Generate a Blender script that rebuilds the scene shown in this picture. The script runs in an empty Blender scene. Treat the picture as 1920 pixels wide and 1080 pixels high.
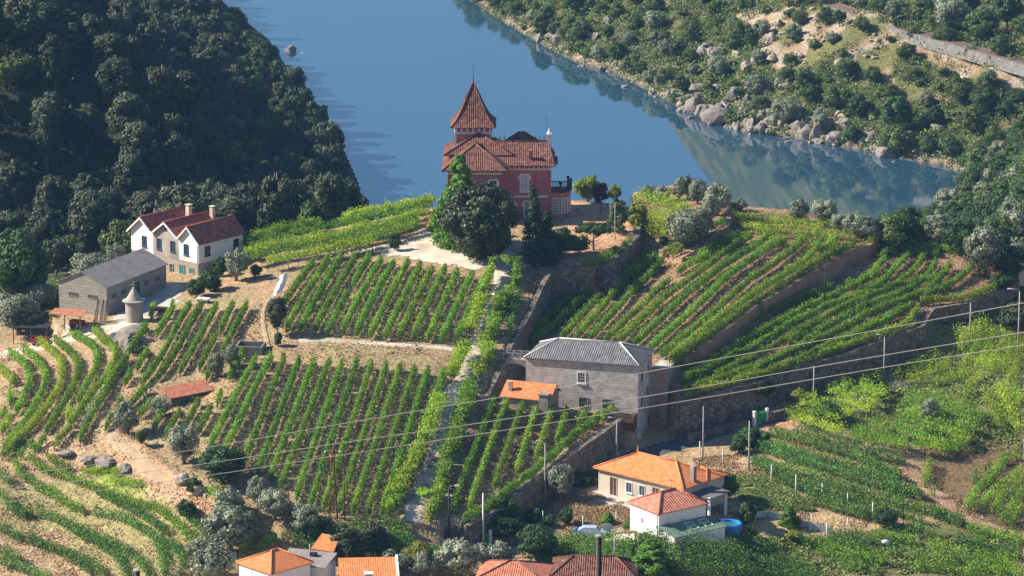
import bpy, math, random
import numpy as np
from mathutils import Vector, Matrix

HAZE,SKY,SUNE,EXPO=.00006,.055,5.0,0.95
# ------------------------------------------------------------------ survey frame
H=200.0; F=7500.0; P=math.radians(14)
cP,sP=math.cos(P),math.sin(P)
def Zm(z): return 54.5+(z-63)*.92
def rayd(px,py):
    d=np.array([(px-960.0),F*cP+(540-py)*sP,-F*sP+(540-py)*cP]); return d/np.linalg.norm(d)
def at(px,py,z):
    d=rayd(px,py); return np.array([0,0,H])+d*((z-H)/d[2])
col=bpy.context.scene.collection
R=math.radians
rng=np.random.default_rng(7)

# ------------------------------------------------------------------ terrain
def tps_fit(pts):
    p=np.array(pts,float); n=len(p); XY=p[:,:2]/100.; z=p[:,2]
    d2=((XY[:,None]-XY[None])**2).sum(-1)
    K=np.where(d2>0,.5*d2*np.log(d2+1e-12),0)+np.eye(n)*2e-3
    A=np.zeros((n+3,n+3)); A[:n,:n]=K; A[:n,n]=1; A[:n,n+1:]=XY; A[n,:n]=1; A[n+1:,:n]=XY.T
    return XY,np.linalg.solve(A,np.concatenate([z,[0,0,0]]))
def tps_eval(m,x,y):
    XY,w=m; x=np.asarray(x,float).ravel()/100.; y=np.asarray(y,float).ravel()/100.; out=np.empty(len(x)); n=len(XY)
    for s in range(0,len(x),20000):
        a=x[s:s+20000];b=y[s:s+20000]
        d2=(a[:,None]-XY[:,0])**2+(b[:,None]-XY[:,1])**2
        out[s:s+20000]=(.5*d2*np.log(d2+1e-12))@w[:n]+w[n]+w[n+1]*a+w[n+2]*b
    return out
def cp(l): return [tuple(at(a,b,Zm(c))) for a,b,c in l]
Wl=[(240,620,57),(110,600,56.5),(340,520,58),(450,520,59.5),(300,590,57.5),(450,600,58.5),(530,620,58.8),(360,600,58),(300,700,54.5),(330,880,50),(390,915,49.5),(400,760,54),(440,660,57),(480,640,57.8),(640,640,58.3),(850,650,58),(900,650,57.5),(520,700,56.2),(520,800,53),(500,880,50.8),(640,960,48.8),(760,975,48.3),(850,975,47.5),(800,800,53),(820,700,56.3),(905,745,54),(940,755,52.3),(1000,765,51.5),(1170,770,50.5),(1100,830,50),(1020,890,49),(940,950,48),(870,985,47.3),(950,850,50.2),(600,480,61),(760,480,62),(860,500,62),(920,520,61.5),(980,500,62),(800,430,62.9),(620,462,61.4),(950,410,63.3),(1060,410,63),(1080,490,62.3),(1190,440,63),(1170,385,63.2),(1100,375,63.2),(990,505,62),(1040,490,62),(1010,545,60.3),(960,640,57.5),(935,690,56),(540,960,48),(450,940,48.5)]
WBl=[(120,830,50),(143,797,50.6),(177,727,52.8),(200,700,53.8),(240,660,55.6),(230,615,56.8),(60,560,55.5),(100,540,56),(200,500,57),(455,465,60.6),(560,442,61.6),(700,414,62.8),(815,390,63.6),(640,975,47.6),(760,985,47.5),(540,985,47)]
Bl=[(0,650,52),(100,700,51.8),(60,620,53.5),(40,800,48.5),(0,900,46),(100,900,45.4),(200,960,44),(50,1000,42),(0,1080,40),(150,1080,40),(300,1000,44),(350,1060,43),(380,970,46.6),(250,900,48.3),(240,850,50.4),(90,760,50),(350,930,48.7),(300,890,49.3),(450,1060,42),(600,1070,41.5),(640,1010,45.5),(540,1010,45),(850,1005,44.4),(900,1020,43.5),(1000,960,45),(1000,1000,44.3),(1150,1000,44.6),(1130,930,46),(1300,950,45),(1050,920,46),(1200,1012,46.2),(1290,1012,46.2),(1360,1015,45.9),(1200,1065,43.4),(1320,1065,43.3),(960,1070,42),(1400,1060,41),(1400,960,45),(1600,1060,40.5),(1800,1070,40),(1900,1000,41),(870,1015,44),(960,970,44.7),(1080,905,45.3),(1180,850,45.5),(1280,830,45.7),(1360,800,46.4),(1500,775,47.3),(1640,735,48),(1760,690,48.5),(1880,640,50),(1400,850,46),(1500,805,47),(1600,900,44.5),(1560,960,43.5),(1700,860,45),(1790,970,42.5),(1700,720,48),(1850,700,49),(1850,790,47),(1900,900,43.5),(1760,880,43.8),(1900,590,52.5),(1915,515,55.5),(0,1200,36),(500,1200,38),(960,1200,38),(1400,1200,37),(1900,1200,36),(0,520,52)]
Bw=[(-64,645,43),(-44,643,44),(-25,650,45),(-8,662,49),(-80,630,44),(-90,610,47),(-100,640,40),(-100,700,26),(-60,690,34),(-60,760,16),(0,690,36),(0,760,14),(50,690,35),(50,760,14),(80,672,40),(100,700,34),(100,800,14),(130,650,46),(150,700,40),(-140,640,44),(-140,560,44),(150,560,42),(0,664,47),(28,664,45.5),(60,657,45)]
Ol=[(1300,400,64.2),(1220,380,63.6),(1350,410,64.3),(1300,350,65),(1215,440,61.8),(1230,465,60.6),(1274,483,60.9),(1302,466,62.2),(1332,440,63.6),(1363,395,64.5)]
Fl=[(1000,640,54.8),(950,660,54.3),(1050,560,56.3),(1000,600,55.3),(1130,510,58),(1200,500,58.7),(1190,480,59),(1274,487,60.3),(1332,452,61.7),(1370,420,62.6),(1370,400,63),(1500,405,63),(1600,440,62.3),(1625,458,61.7),(1553,493,61),(1480,533,59.8),(1413,573,58.8),(1363,613,57.8),(1280,670,56.3),(1235,700,55.3),(1150,640,55.5),(1200,580,57),(1300,520,60),(1400,480,61.5),(1500,460,62)]
Gl=[(1280,690,54.3),(1400,620,55.6),(1480,560,57),(1560,540,57.6),(1640,500,59),(1640,460,60),(1750,470,59.5),(1820,490,59),(1860,510,57.5),(1893,537,56),(1813,570,55),(1747,580,54.5),(1727,613,53.8),(1647,643,53.3),(1513,683,52.5),(1420,720,52),(1290,752,51.6),(1500,620,55.2),(1600,580,56)]
mW=tps_fit(cp(Wl+WBl)); mO=tps_fit(cp(Ol)); mF=tps_fit(cp(Fl)); mG=tps_fit(cp(Gl))
mB=tps_fit(cp(Bl+WBl+[(1370,400,62.5),(1500,405,62.5),(1600,440,62),(1750,470,59.3),(1820,485,58.8)])+[tuple(q) for q in Bw])
def topoly(m,px):
    out=[]
    for a,b in px:
        z=50.
        for _ in range(25):
            p=at(a,b,z); z=.5*z+.5*float(tps_eval(m,[p[0]],[p[1]])[0])
        p=at(a,b,z); out.append((p[0],p[1]))
    return out
lane_wall=[(1045,478),(1035,500),(1010,545),(985,600),(960,640),(935,690),(908,745)]
low_wall=[(1180,768),(1100,832),(1020,890),(940,950),(872,988)]
terr_wall=[(991,511),(1082,502),(1113,503)]
terr_wall2=[(1127,500),(1150,487),(1172,468),(1192,445),(1195,422),(1186,402)]
olive_wall=[(1365,398),(1363,410),(1359,425),(1332,440),(1302,466),(1274,483)]
mid_wall=[(1640,450),(1625,460),(1600,463),(1553,493),(1480,533),(1413,573),(1363,613),(1320,645),(1280,670)]
big_wall=[(1905,528),(1893,537),(1867,550),(1813,570),(1747,580),(1737,593),(1727,613),(1697,623),(1647,643),(1580,667),(1513,683),(1420,720),(1290,752),(1270,757)]
ruin_wall=[(212,800),(235,822),(270,838),(305,868),(340,892),(370,915),(392,928)]
PW=topoly(mW,[(120,830),(143,797),(177,727),(200,700),(240,660),(230,615),(100,610),(60,560),(100,540),(200,495),(455,462),(560,440),(700,412),(815,388),(950,372),(1060,372),(1170,380),(1186,402),(1195,422),(1192,445),(1172,468),(1150,487),(1127,500),(1113,503),(1082,502),(991,511),(1030,508)]+lane_wall[2:]+[(940,752),(1000,757),(1170,768)]+low_wall+[(850,985),(760,985),(640,975),(540,985),(450,965)]+ruin_wall[::-1])
PO=topoly(mO,[(1370,385)]+olive_wall+[(1250,480),(1205,480),(1200,440),(1190,400),(1185,360),(1300,338),(1365,360)])
PF=topoly(mF,[(1040,515),(985,600),(945,660),(940,668),(990,650),(1100,660),(1235,700)]+mid_wall[::-1]+[(1600,422),(1500,395),(1370,385),(1300,400),(1200,450),(1100,500)])
PG=topoly(mG,[(1235,690)]+big_wall[::-1]+[(1880,500),(1820,472),(1700,452),(1620,440),(1500,450),(1300,600),(1235,660)])
PS=[(-4.5,553),(-6,577),(6,580),(22,572),(18.6,556.5),(17.5,553.5)]
def inpoly(poly,x,y):
    x=np.asarray(x);y=np.asarray(y); r=np.zeros(x.shape,bool); n=len(poly); j=n-1
    for i in range(n):
        xi,yi=poly[i];xj,yj=poly[j]
        if yi!=yj:
            c=((yi>y)!=(yj>y))&(x<(xj-xi)*(y-yi)/(yj-yi)+xi); r^=c
        j=i
    return r
def segdist(poly,x,y,closed=True):
    d=np.full(x.shape,1e9); n=len(poly)
    for i in range(n if closed else n-1):
        ax,ay=poly[i];bx,by=poly[(i+1)%n]; vx,vy=bx-ax,by-ay
        t=np.clip(((x-ax)*vx+(y-ay)*vy)/(vx*vx+vy*vy+1e-9),0,1)
        d=np.minimum(d,np.hypot(x-ax-t*vx,y-ay-t*vy))
    return d
def w0(a,b): p=at(a,b,0); return (p[0],p[1])
leftshore=[w0(*p) for p in [(380,-40),(430,15),(505,75),(548,140),(590,190),(618,240),(650,290),(672,340),(690,400)]]
rightshore=[w0(*p) for p in [(1810,330),(1770,312),(1700,300),(1650,290),(1560,272),(1470,257),(1390,246),(1330,225),(1280,205),(1210,168),(1150,138),(1090,122),(1045,100),(1000,75),(940,40),(880,0),(830,-40)]]
RIV=[(-300,1700),(-150,1400)]+leftshore+[(-28,850),(-10,838),(40,835),(88,838),(100,860)]+rightshore+[(-60,1450),(-190,1700)]
def sm(a,b,v): t=np.clip((v-a)/(b-a),0,1); return t*t*(3-2*t)
def vnoise(x,y,s,seed=0):
    x=x/s;y=y/s; xi=np.floor(x).astype(np.int64);yi=np.floor(y).astype(np.int64); fx=x-xi;fy=y-yi; fx=fx*fx*(3-2*fx);fy=fy*fy*(3-2*fy)
    def h(a,b):
        v=(a*374761393+b*668265263+seed*1442695041)&0xffffffff; v=((v^(v>>13))*1274126177)&0xffffffff; return ((v^(v>>16))&0xffff)/65535.
    return (h(xi,yi)*(1-fx)+h(xi+1,yi)*fx)*(1-fy)+(h(xi,yi+1)*(1-fx)+h(xi+1,yi+1)*fx)*fy*1.0
def Zt(x,y,rough=True):
    sh=np.shape(x); x=np.atleast_1d(np.asarray(x,float)).ravel(); y=np.atleast_1d(np.asarray(y,float)).ravel()
    z=tps_eval(mB,x,y)
    far=y>600
    if far.any():
        xf=x[far];yf=y[far]
        d=segdist(RIV,xf,yf); ins=inpoly(RIV,xf,yf); sd=np.where(ins,-d,d)
        left=(xf<-30)&(yf<1700)
        ramp=sm(700,800,yf)
        rf_=ramp*(1-.55*sm(930,1020,yf)); zl=.38*np.minimum(d,62)+1.0*rf_*np.clip(d-62,0,112)+.3*(1-ramp)*np.clip(d-62,0,60)  # upper left ridge, largely out of frame, steepened to shade the forest slope
        rw=sm(20,90,d)
        zr=.50*np.minimum(d,44)+.02*np.clip(d-44,0,8)+1.45*np.clip(d-56,0,90)
        zr=np.where(yf>1250,np.minimum(zr,.3*d),zr)
        kb=(1-sm(838,850,yf))*(1-sm(92,112,xf))*sm(-70,-40,xf)
        zz=np.where(left,zl,zr)+ (vnoise(xf,yf,18,3)-.5)*np.clip(d*.08,0,4)+((vnoise(xf,yf,9.,21)-.5)*2.4+(vnoise(xf,yf,15.,22)-.5)*2.)*np.clip((d-3)/12,0,1)*np.where(np.abs(d-48)<9,.1,1)
        zz=zz*(1-kb)+np.minimum(zz,.22*d-2)*kb
        zz=np.where(ins,np.maximum(-5,-.35*d)-.3,zz+.15)
        zz=np.minimum(zz,152)
        w=sm(690,790,yf)
        w=np.maximum(w,sm(660,720,yf)*sm(90,110,xf))
        z[far]=z[far]*(1-w)+zz*w
    near=y<480
    if near.any():
        g=np.interp(y[near],[-100,0,120,300,400,470],[196,190,150,78,48,36])
        w=1-sm(420,480,y[near]); z[near]=z[near]*(1-w)+g*w
    kn=(y>470)&(y<760)
    if kn.any():
        xk=x[kn];yk=y[kn];zk=z[kn].copy()
        mS=inpoly(PS,xk,yk); zk[mS]=Zm(50.8)
        for poly,m in ((PG,mG),(PF,mF),(PO,mO),(PW,mW)):
            k=inpoly(poly,xk,yk)
            if k.any(): zk[k]=tps_eval(m,xk[k],yk[k])
        z[kn]=zk
    return z.reshape(sh) if sh else float(z[0])
# height cache for marching
gx=np.arange(-130,130.01,.7); gy=np.arange(440,760.01,.7)
GX,GY=np.meshgrid(gx,gy); GZ=Zt(GX,GY)
gx2=np.arange(-260,300,4.); gy2=np.arange(660,1500,4.); X2,Y2=np.meshgrid(gx2,gy2); GZ2=Zt(X2,Y2)
def bil(gxa,gya,Z,x,y):
    s=gxa[1]-gxa[0]; u=np.clip((x-gxa[0])/s,0,len(gxa)-1.001); v=np.clip((y-gya[0])/s,0,len(gya)-1.001)
    i=u.astype(int); j=v.astype(int); a=u-i; b=v-j
    return (Z[j,i]*(1-a)+Z[j,i+1]*a)*(1-b)+(Z[j+1,i]*(1-a)+Z[j+1,i+1]*a)*b
def Zf(x,y):
    x=np.asarray(x,float);y=np.asarray(y,float)
    return np.where(y<755,bil(gx,gy,GZ,x,y),bil(gx2,gy2,GZ2,x,y))
def G(px,py,h=0.,tmin=470.):
    d=rayd(px,py); t=np.arange(tmin,1500,.35); X=d[0]*t;Y=d[1]*t;Z=H+d[2]*t
    k=np.nonzero(Z<=np.maximum(Zf(X,Y),0)+h)[0]
    i=k[0] if len(k) else len(t)-1
    return np.array([X[i],Y[i],Zf(X[i],Y[i]).item() if (len(k)) else 0])
def proj(x,y,z):
    z=z-H; f=y*cP-z*sP; u=y*sP+z*cP
    return 960+F*x/f,540-F*u/f
# ------------------------------------------------------------------ materials
def new_mat(n):
    m=bpy.data.materials.new(n); m.use_nodes=True; nt=m.node_tree; nt.nodes.clear(); return m,nt,nt.nodes,nt.links
def N(ns,t,**k):
    n=ns.new(t)
    for a,b in k.items():
        if a in n.inputs.keys() if isinstance(a,str) else False: n.inputs[a].default_value=b
        else: setattr(n,a,b)
    return n
def c4(c): return (c[0],c[1],c[2],1)
def ramp(ns,stops):
    r=ns.new('ShaderNodeValToRGB'); e=r.color_ramp.elements
    e[0].position,e[0].color=stops[0][0],c4(stops[0][1]); e[1].position,e[1].color=stops[-1][0],c4(stops[-1][1])
    for p,c in stops[1:-1]: q=e.new(p); q.color=c4(c)
    return r
def noise(ns,ls,scale,detail=4,coord=None,dist=0):
    n=ns.new('ShaderNodeTexNoise'); n.inputs['Scale'].default_value=scale; n.inputs['Detail'].default_value=detail; n.inputs['Distortion'].default_value=dist
    if coord is not None: ls.new(coord,n.inputs['Vector'])
    return n
def mixc(ns,ls,f,a,b,mode='MIX'):
    m=ns.new('ShaderNodeMix'); m.data_type='RGBA'; m.blend_type=mode
    for i,v in ((0,f),(6,a),(7,b)):
        if hasattr(v,'links'): ls.new(v,m.inputs[i])
        else: m.inputs[i].default_value=v if i==0 else c4(v)
    return m.outputs[2]
def surf(n,c1,c2,scale=.8,rough=.9,bump=.3,bscale=6,spec=.2,third=None):
    m,nt,ns,ls=new_mat(n); o=ns.new('ShaderNodeOutputMaterial'); b=ns.new('ShaderNodeBsdfPrincipled'); tc=ns.new('ShaderNodeTexCoord')
    co=tc.outputs['Object']
    n1=noise(ns,ls,scale,6,co); r=ramp(ns,[(.35,c1),(.65,c2)]); ls.new(n1.outputs[0],r.inputs[0]); c=r.outputs[0]
    n2=noise(ns,ls,bscale,4,co)
    if third:
        rr=ramp(ns,[(.55,(0,0,0)),(.7,(1,1,1))]); n3=noise(ns,ls,scale*.37,5,co); ls.new(n3.outputs[0],rr.inputs[0]); c=mixc(ns,ls,rr.outputs[0],c,third)
    ls.new(c,b.inputs['Base Color']); b.inputs['Roughness'].default_value=rough; b.inputs['Specular IOR Level'].default_value=spec
    bp=ns.new('ShaderNodeBump'); bp.inputs['Strength'].default_value=bump; bp.inputs['Distance'].default_value=.08; ls.new(n2.outputs[0],bp.inputs['Height']); ls.new(bp.outputs[0],b.inputs['Normal'])
    ls.new(b.outputs[0],o.inputs[0]); return m
def leafm(n,c1,c2,c3,trans=.25,rgh=.6):
    m,nt,ns,ls=new_mat(n); o=ns.new('ShaderNodeOutputMaterial'); g=ns.new('ShaderNodeNewGeometry'); oi=ns.new('ShaderNodeObjectInfo'); tc=ns.new('ShaderNodeTexCoord')
    r=ramp(ns,[(0,c1),(.55,c2),(1,c3)]); 
    nz=noise(ns,ls,.22,3,tc.outputs['Object'])
    a=ns.new('ShaderNodeMath'); a.operation='MULTIPLY_ADD'; ls.new(g.outputs['Random Per Island'],a.inputs[0]); a.inputs[1].default_value=.6
    s=ns.new('ShaderNodeMath'); s.operation='MULTIPLY_ADD'; ls.new(nz.outputs[0],s.inputs[0]); s.inputs[1].default_value=1.3; s.inputs[2].default_value=-.45
    ls.new(s.outputs[0],a.inputs[2]); ls.new(a.outputs[0],r.inputs[0])
    h=ns.new('ShaderNodeHueSaturation'); ls.new(r.outputs[0],h.inputs['Color'])
    for k,(lo,hi) in (('Hue',(.485,.515)),('Value',(.8,1.22))):
        mr=ns.new('ShaderNodeMapRange'); mr.inputs[3].default_value=lo; mr.inputs[4].default_value=hi
        if k=='Hue':
            q=ns.new('ShaderNodeMath'); q.operation='FRACT'; q2=ns.new('ShaderNodeMath'); q2.operation='MULTIPLY'; q2.inputs[1].default_value=7.3; ls.new(oi.outputs['Random'],q2.inputs[0]); ls.new(q2.outputs[0],q.inputs[0]); ls.new(q.outputs[0],mr.inputs[0])
        else: ls.new(oi.outputs['Random'],mr.inputs[0])
        ls.new(mr.outputs[0],h.inputs[k])
    d=ns.new('ShaderNodeBsdfPrincipled'); ls.new(h.outputs[0],d.inputs['Base Color']); d.inputs['Roughness'].default_value=rgh; d.inputs['Specular IOR Level'].default_value=.3
    t=ns.new('ShaderNodeBsdfTranslucent'); ls.new(h.outputs[0],t.inputs[0]); mx=ns.new('ShaderNodeMixShader'); mx.inputs[0].default_value=trans
    ls.new(d.outputs[0],mx.inputs[1]); ls.new(t.outputs[0],mx.inputs[2]); ls.new(mx.outputs[0],o.inputs[0]); return m
def stone(n,c1,c2,c3,cw=1.1,ch=.45,mortar=(.12,.10,.08),irregular=False,stain=None):
    """coursed or rubble masonry laid out on the wall's own uv in metres"""
    m,nt,ns,ls=new_mat(n); o=ns.new('ShaderNodeOutputMaterial'); b=ns.new('ShaderNodeBsdfPrincipled'); uv=ns.new('ShaderNodeUVMap'); uv.uv_map='uv'; tc=ns.new('ShaderNodeTexCoord')
    if irregular:
        v=ns.new('ShaderNodeTexVoronoi'); v.inputs['Scale'].default_value=1/cw; v.feature='F1'; ls.new(uv.outputs[0],v.inputs['Vector'])
        e=ns.new('ShaderNodeTexVoronoi'); e.inputs['Scale'].default_value=1/cw; e.feature='DISTANCE_TO_EDGE'; ls.new(uv.outputs[0],e.inputs['Vector'])
        sp=ns.new('ShaderNodeSeparateColor'); ls.new(v.outputs['Color'],sp.inputs[0]); r=ramp(ns,[(0,c1),(.5,c2),(1,c3)]); ls.new(sp.outputs[0],r.inputs[0])
        er=ramp(ns,[(0,(0,0,0)),(.09,(1,1,1))]); ls.new(e.outputs['Distance'],er.inputs[0]); cc=mixc(ns,ls,er.outputs[0],mortar,r.outputs[0]); hgt=er.outputs[0]
    else:
        k=ns.new('ShaderNodeTexBrick'); ls.new(uv.outputs[0],k.inputs['Vector']); k.inputs['Scale'].default_value=1; k.inputs['Brick Width'].default_value=cw; k.inputs['Row Height'].default_value=ch; k.inputs['Mortar Size'].default_value=.02; k.inputs['Mortar Smooth'].default_value=.3; k.inputs['Bias'].default_value=0
        k.inputs['Color1'].default_value=c4(c1);k.inputs['Color2'].default_value=c4(c2);k.inputs['Mortar'].default_value=c4(mortar); cc=k.outputs[0]
        iv=ns.new('ShaderNodeMath'); iv.operation='SUBTRACT'; iv.inputs[0].default_value=1; ls.new(k.outputs['Fac'],iv.inputs[1]); hgt=iv.outputs[0]
    nz=noise(ns,ls,.7,6,tc.outputs['Object']); rr=ramp(ns,[(.4,(0,0,0)),(.68,(1,1,1))]); ls.new(nz.outputs[0],rr.inputs[0])
    f=ns.new('ShaderNodeMath'); f.operation='MULTIPLY'; f.inputs[1].default_value=.55; ls.new(rr.outputs[0],f.inputs[0])
    cc=mixc(ns,ls,f.outputs[0],cc,stain or c3)
    ls.new(cc,b.inputs['Base Color']); b.inputs['Roughness'].default_value=.92; b.inputs['Specular IOR Level'].default_value=.15
    bp=ns.new('ShaderNodeBump'); bp.inputs['Strength'].default_value=.6; bp.inputs['Distance'].default_value=.06; ls.new(hgt,bp.inputs['Height']); ls.new(bp.outputs[0],b.inputs['Normal'])
    ls.new(b.outputs[0],o.inputs[0]); return m
def tiles(n,c1,c2,c3,rib=.3,course=.42,weather=(.30,.24,.20),wamt=.4,bump=.7,flat=False):
    """clay roof: ribs run up the slope on the roof's own uv, courses cross them"""
    m,nt,ns,ls=new_mat(n); o=ns.new('ShaderNodeOutputMaterial'); b=ns.new('ShaderNodeBsdfPrincipled'); uv=ns.new('ShaderNodeUVMap'); uv.uv_map='uv'; sx=ns.new('ShaderNodeSeparateXYZ'); ls.new(uv.outputs[0],sx.inputs[0])
    def M(op,a,bv=None):
        q=ns.new('ShaderNodeMath'); q.operation=op
        for i,v in enumerate((a,bv)):
            if v is None: continue
            if hasattr(v,'links'): ls.new(v,q.inputs[i])
            else: q.inputs[i].default_value=v
        return q.outputs[0]
    s=M('SINE',M('MULTIPLY',sx.outputs[0],2*math.pi/rib)); s=M('MULTIPLY_ADD',s,.5); ns[-1].inputs[2].default_value=.5
    fr=M('FRACT',M('DIVIDE',sx.outputs[1],course))
    iu=M('FLOOR',M('DIVIDE',sx.outputs[0],rib)); iv=M('FLOOR',M('DIVIDE',sx.outputs[1],course)); cx=ns.new('ShaderNodeCombineXYZ'); ls.new(iu,cx.inputs[0]); ls.new(iv,cx.inputs[1])
    wn=ns.new('ShaderNodeTexWhiteNoise'); ls.new(cx.outputs[0],wn.inputs[0]); r=ramp(ns,[(0,c1),(.55,c2),(1,c3)]); ls.new(wn.outputs[0],r.inputs[0])
    nz=noise(ns,ls,.55,6,uv.outputs[0]); rr=ramp(ns,[(.42,(0,0,0)),(.7,(1,1,1))]); ls.new(nz.outputs[0],rr.inputs[0]); f=M('MULTIPLY',rr.outputs[0],wamt)
    cc=mixc(ns,ls,f,r.outputs[0],weather)
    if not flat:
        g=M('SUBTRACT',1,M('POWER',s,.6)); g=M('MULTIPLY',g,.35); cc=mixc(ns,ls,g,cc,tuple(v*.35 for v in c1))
    ls.new(cc,b.inputs['Base Color']); b.inputs['Roughness'].default_value=.85; b.inputs['Specular IOR Level'].default_value=.2
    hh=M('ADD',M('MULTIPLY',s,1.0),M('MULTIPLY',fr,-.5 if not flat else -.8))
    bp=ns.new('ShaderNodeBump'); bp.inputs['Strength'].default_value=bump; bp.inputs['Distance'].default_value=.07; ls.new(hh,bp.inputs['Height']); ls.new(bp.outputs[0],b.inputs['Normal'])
    ls.new(b.outputs[0],o.inputs[0]); return m
MT={}
MT['plaster']=surf('whitewash',(.70,.68,.64),(.80,.79,.76),.5,.9,.1,8,third=(.50,.46,.41))
MT['white']=surf('bright_whitewash',(.76,.76,.75),(.85,.85,.85),.5,.9,.06,8,third=(.62,.60,.56))
MT['render']=surf('grey_cement_render',(.30,.27,.23),(.42,.38,.33),.45,.95,.25,5,third=(.22,.20,.18))
MT['cream']=surf('cream_render',(.50,.43,.34),(.60,.53,.43),.6,.9,.1,8,third=(.40,.34,.27))
MT['pink']=surf('pink_render',(.35,.145,.145),(.42,.185,.18),.6,.9,.08,8,third=(.29,.14,.135))
MT['trim']=surf('pale_trim',(.62,.60,.58),(.72,.70,.68),1.2,.85,.08,8)
MT['redtrim']=surf('red_trim',(.40,.08,.07),(.46,.11,.09),1.2,.85,.08,8)
MT['ashlar']=stone('granite_ashlar',(.37,.335,.29),(.26,.24,.21),(.33,.30,.255),1.15,.48,(.12,.105,.09))
MT['rubble']=stone('rubble_wall',(.19,.155,.12),(.28,.23,.18),(.11,.09,.07),.75,.3,(.04,.033,.025),True,(.10,.08,.055))
MT['rubblep']=stone('pale_rubble_wall',(.32,.27,.21),(.44,.38,.30),(.22,.18,.14),.8,.3,(.12,.09,.06),True,(.30,.22,.14))
MT['plinth']=stone('house_base_stone',(.42,.36,.29),(.33,.28,.23),(.38,.33,.27),.9,.4,(.20,.17,.14))
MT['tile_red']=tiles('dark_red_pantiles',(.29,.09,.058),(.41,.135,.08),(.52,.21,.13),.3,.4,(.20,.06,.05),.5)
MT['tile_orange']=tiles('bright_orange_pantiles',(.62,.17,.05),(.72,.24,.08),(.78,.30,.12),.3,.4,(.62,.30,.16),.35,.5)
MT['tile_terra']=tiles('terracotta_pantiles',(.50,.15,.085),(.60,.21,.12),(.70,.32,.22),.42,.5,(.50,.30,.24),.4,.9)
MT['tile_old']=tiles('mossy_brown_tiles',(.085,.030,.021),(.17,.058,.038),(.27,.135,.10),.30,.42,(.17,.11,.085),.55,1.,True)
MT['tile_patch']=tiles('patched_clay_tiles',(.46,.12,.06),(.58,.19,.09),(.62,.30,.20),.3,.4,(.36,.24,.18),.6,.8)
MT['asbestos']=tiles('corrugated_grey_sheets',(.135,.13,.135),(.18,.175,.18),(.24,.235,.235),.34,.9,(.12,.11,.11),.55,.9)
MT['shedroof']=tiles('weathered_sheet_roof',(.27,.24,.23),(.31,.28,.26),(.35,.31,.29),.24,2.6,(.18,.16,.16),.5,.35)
MT['greenroof']=tiles('green_corrugated_sheets',(.13,.22,.17),(.16,.26,.20),(.19,.29,.23),.3,5,(.22,.27,.24),.4,.8)
MT['glass']=surf('window_glass',(.03,.04,.05),(.05,.07,.09),1,.12,.0,1,spec=.7)
MT['glassg']=surf('green_glass',(.03,.10,.08),(.05,.15,.11),1,.15,.0,1,spec=.7)
MT['frame']=surf('painted_frame',(.60,.60,.60),(.68,.68,.68),2,.6,.0,1)
MT['frameb']=surf('dark_blue_frame',(.03,.07,.11),(.05,.10,.15),2,.6,.0,1)
MT['door']=surf('teal_door_paint',(.02,.16,.17),(.03,.22,.22),2,.6,.1,4)
MT['doorg']=surf('dark_green_door',(.01,.07,.055),(.02,.10,.075),2,.6,.1,4)
MT['doorb']=surf('brown_door_wood',(.08,.035,.025),(.12,.05,.035),2,.6,.1,4)
MT['shutter']=surf('grey_shutter',(.42,.44,.48),(.50,.52,.55),2,.7,.1,4)
MT['green']=surf('bright_green_gate',(.02,.30,.10),(.03,.38,.13),2,.5,.0,4)
MT['iron']=surf('dark_iron',(.02,.02,.022),(.05,.045,.04),2,.6,.0,4)
MT['rust']=surf('rusty_steel',(.10,.035,.02),(.18,.07,.035),3,.8,.1,6)
MT['conc']=surf('pole_concrete',(.30,.29,.27),(.42,.40,.37),1.5,.9,.1,6)
MT['wpost']=surf('white_post',(.62,.61,.58),(.72,.71,.68),1.5,.9,.1,6)
MT['wood']=surf('grey_wood',(.12,.09,.07),(.22,.17,.13),3,.9,.2,6)
MT['bark']=surf('bark',(.10,.07,.05),(.20,.15,.11),2,.95,.4,6)
MT['paleb']=surf('pale_bark',(.15,.125,.10),(.26,.225,.19),1.2,.9,.2,6)
MT['rock']=surf('granite_boulder',(.17,.15,.135),(.34,.30,.26),.35,.92,.6,2.2,third=(.10,.09,.08))
MT['rockp']=surf('pale_granite',(.30,.25,.20),(.48,.41,.34),.35,.92,.6,2.2,third=(.24,.18,.14))
MT['pool']=surf('blue_pool_vinyl',(.02,.20,.62),(.03,.25,.70),2,.35,.0,4,spec=.5)
MT['poolw']=surf('pool_water',(.02,.12,.16),(.03,.16,.20),2,.05,.0,4,spec=.6)
MT['murky']=surf('tank_water',(.03,.04,.02),(.05,.055,.03),1,.08,.0,4,spec=.5)
MT['cloth']=surf('pale_cloth',(.70,.70,.86),(.82,.82,.90),2,.8,.1,4)
MT['net']=surf('pale_netting',(.30,.38,.40),(.42,.50,.52),2,.8,.1,4)
MT['tank']=surf('cement_tank',(.16,.15,.14),(.27,.25,.23),1,.9,.2,6)
MT['bluepl']=surf('blue_plastic',(.03,.12,.35),(.04,.16,.42),2,.4,.0,4,spec=.5)
MT['silver']=surf('silver_tarpaulin',(.30,.38,.50),(.40,.48,.60),2,.5,.1,4,spec=.5)
MT['redtr']=surf('faded_red_paint',(.22,.03,.02),(.34,.06,.04),2,.6,.1,4)
MT['asph']=surf('asphalt',(.07,.07,.07),(.11,.105,.10),.4,.95,.2,12)
MT['concyard']=surf('pale_concrete_yard',(.42,.38,.32),(.52,.47,.40),.3,.95,.1,8)
MT['path']=surf('pale_sandy_path',(.50,.42,.33),(.64,.55,.44),.5,.95,.3,8,third=(.38,.30,.21))
MT['bank']=surf('reddish_bank',(.24,.14,.095),(.36,.23,.155),.6,.95,.5,3,third=(.15,.12,.06))
MT['dirt']=surf('tan_dirt',(.32,.22,.14),(.42,.31,.20),.6,.95,.3,8)
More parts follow.
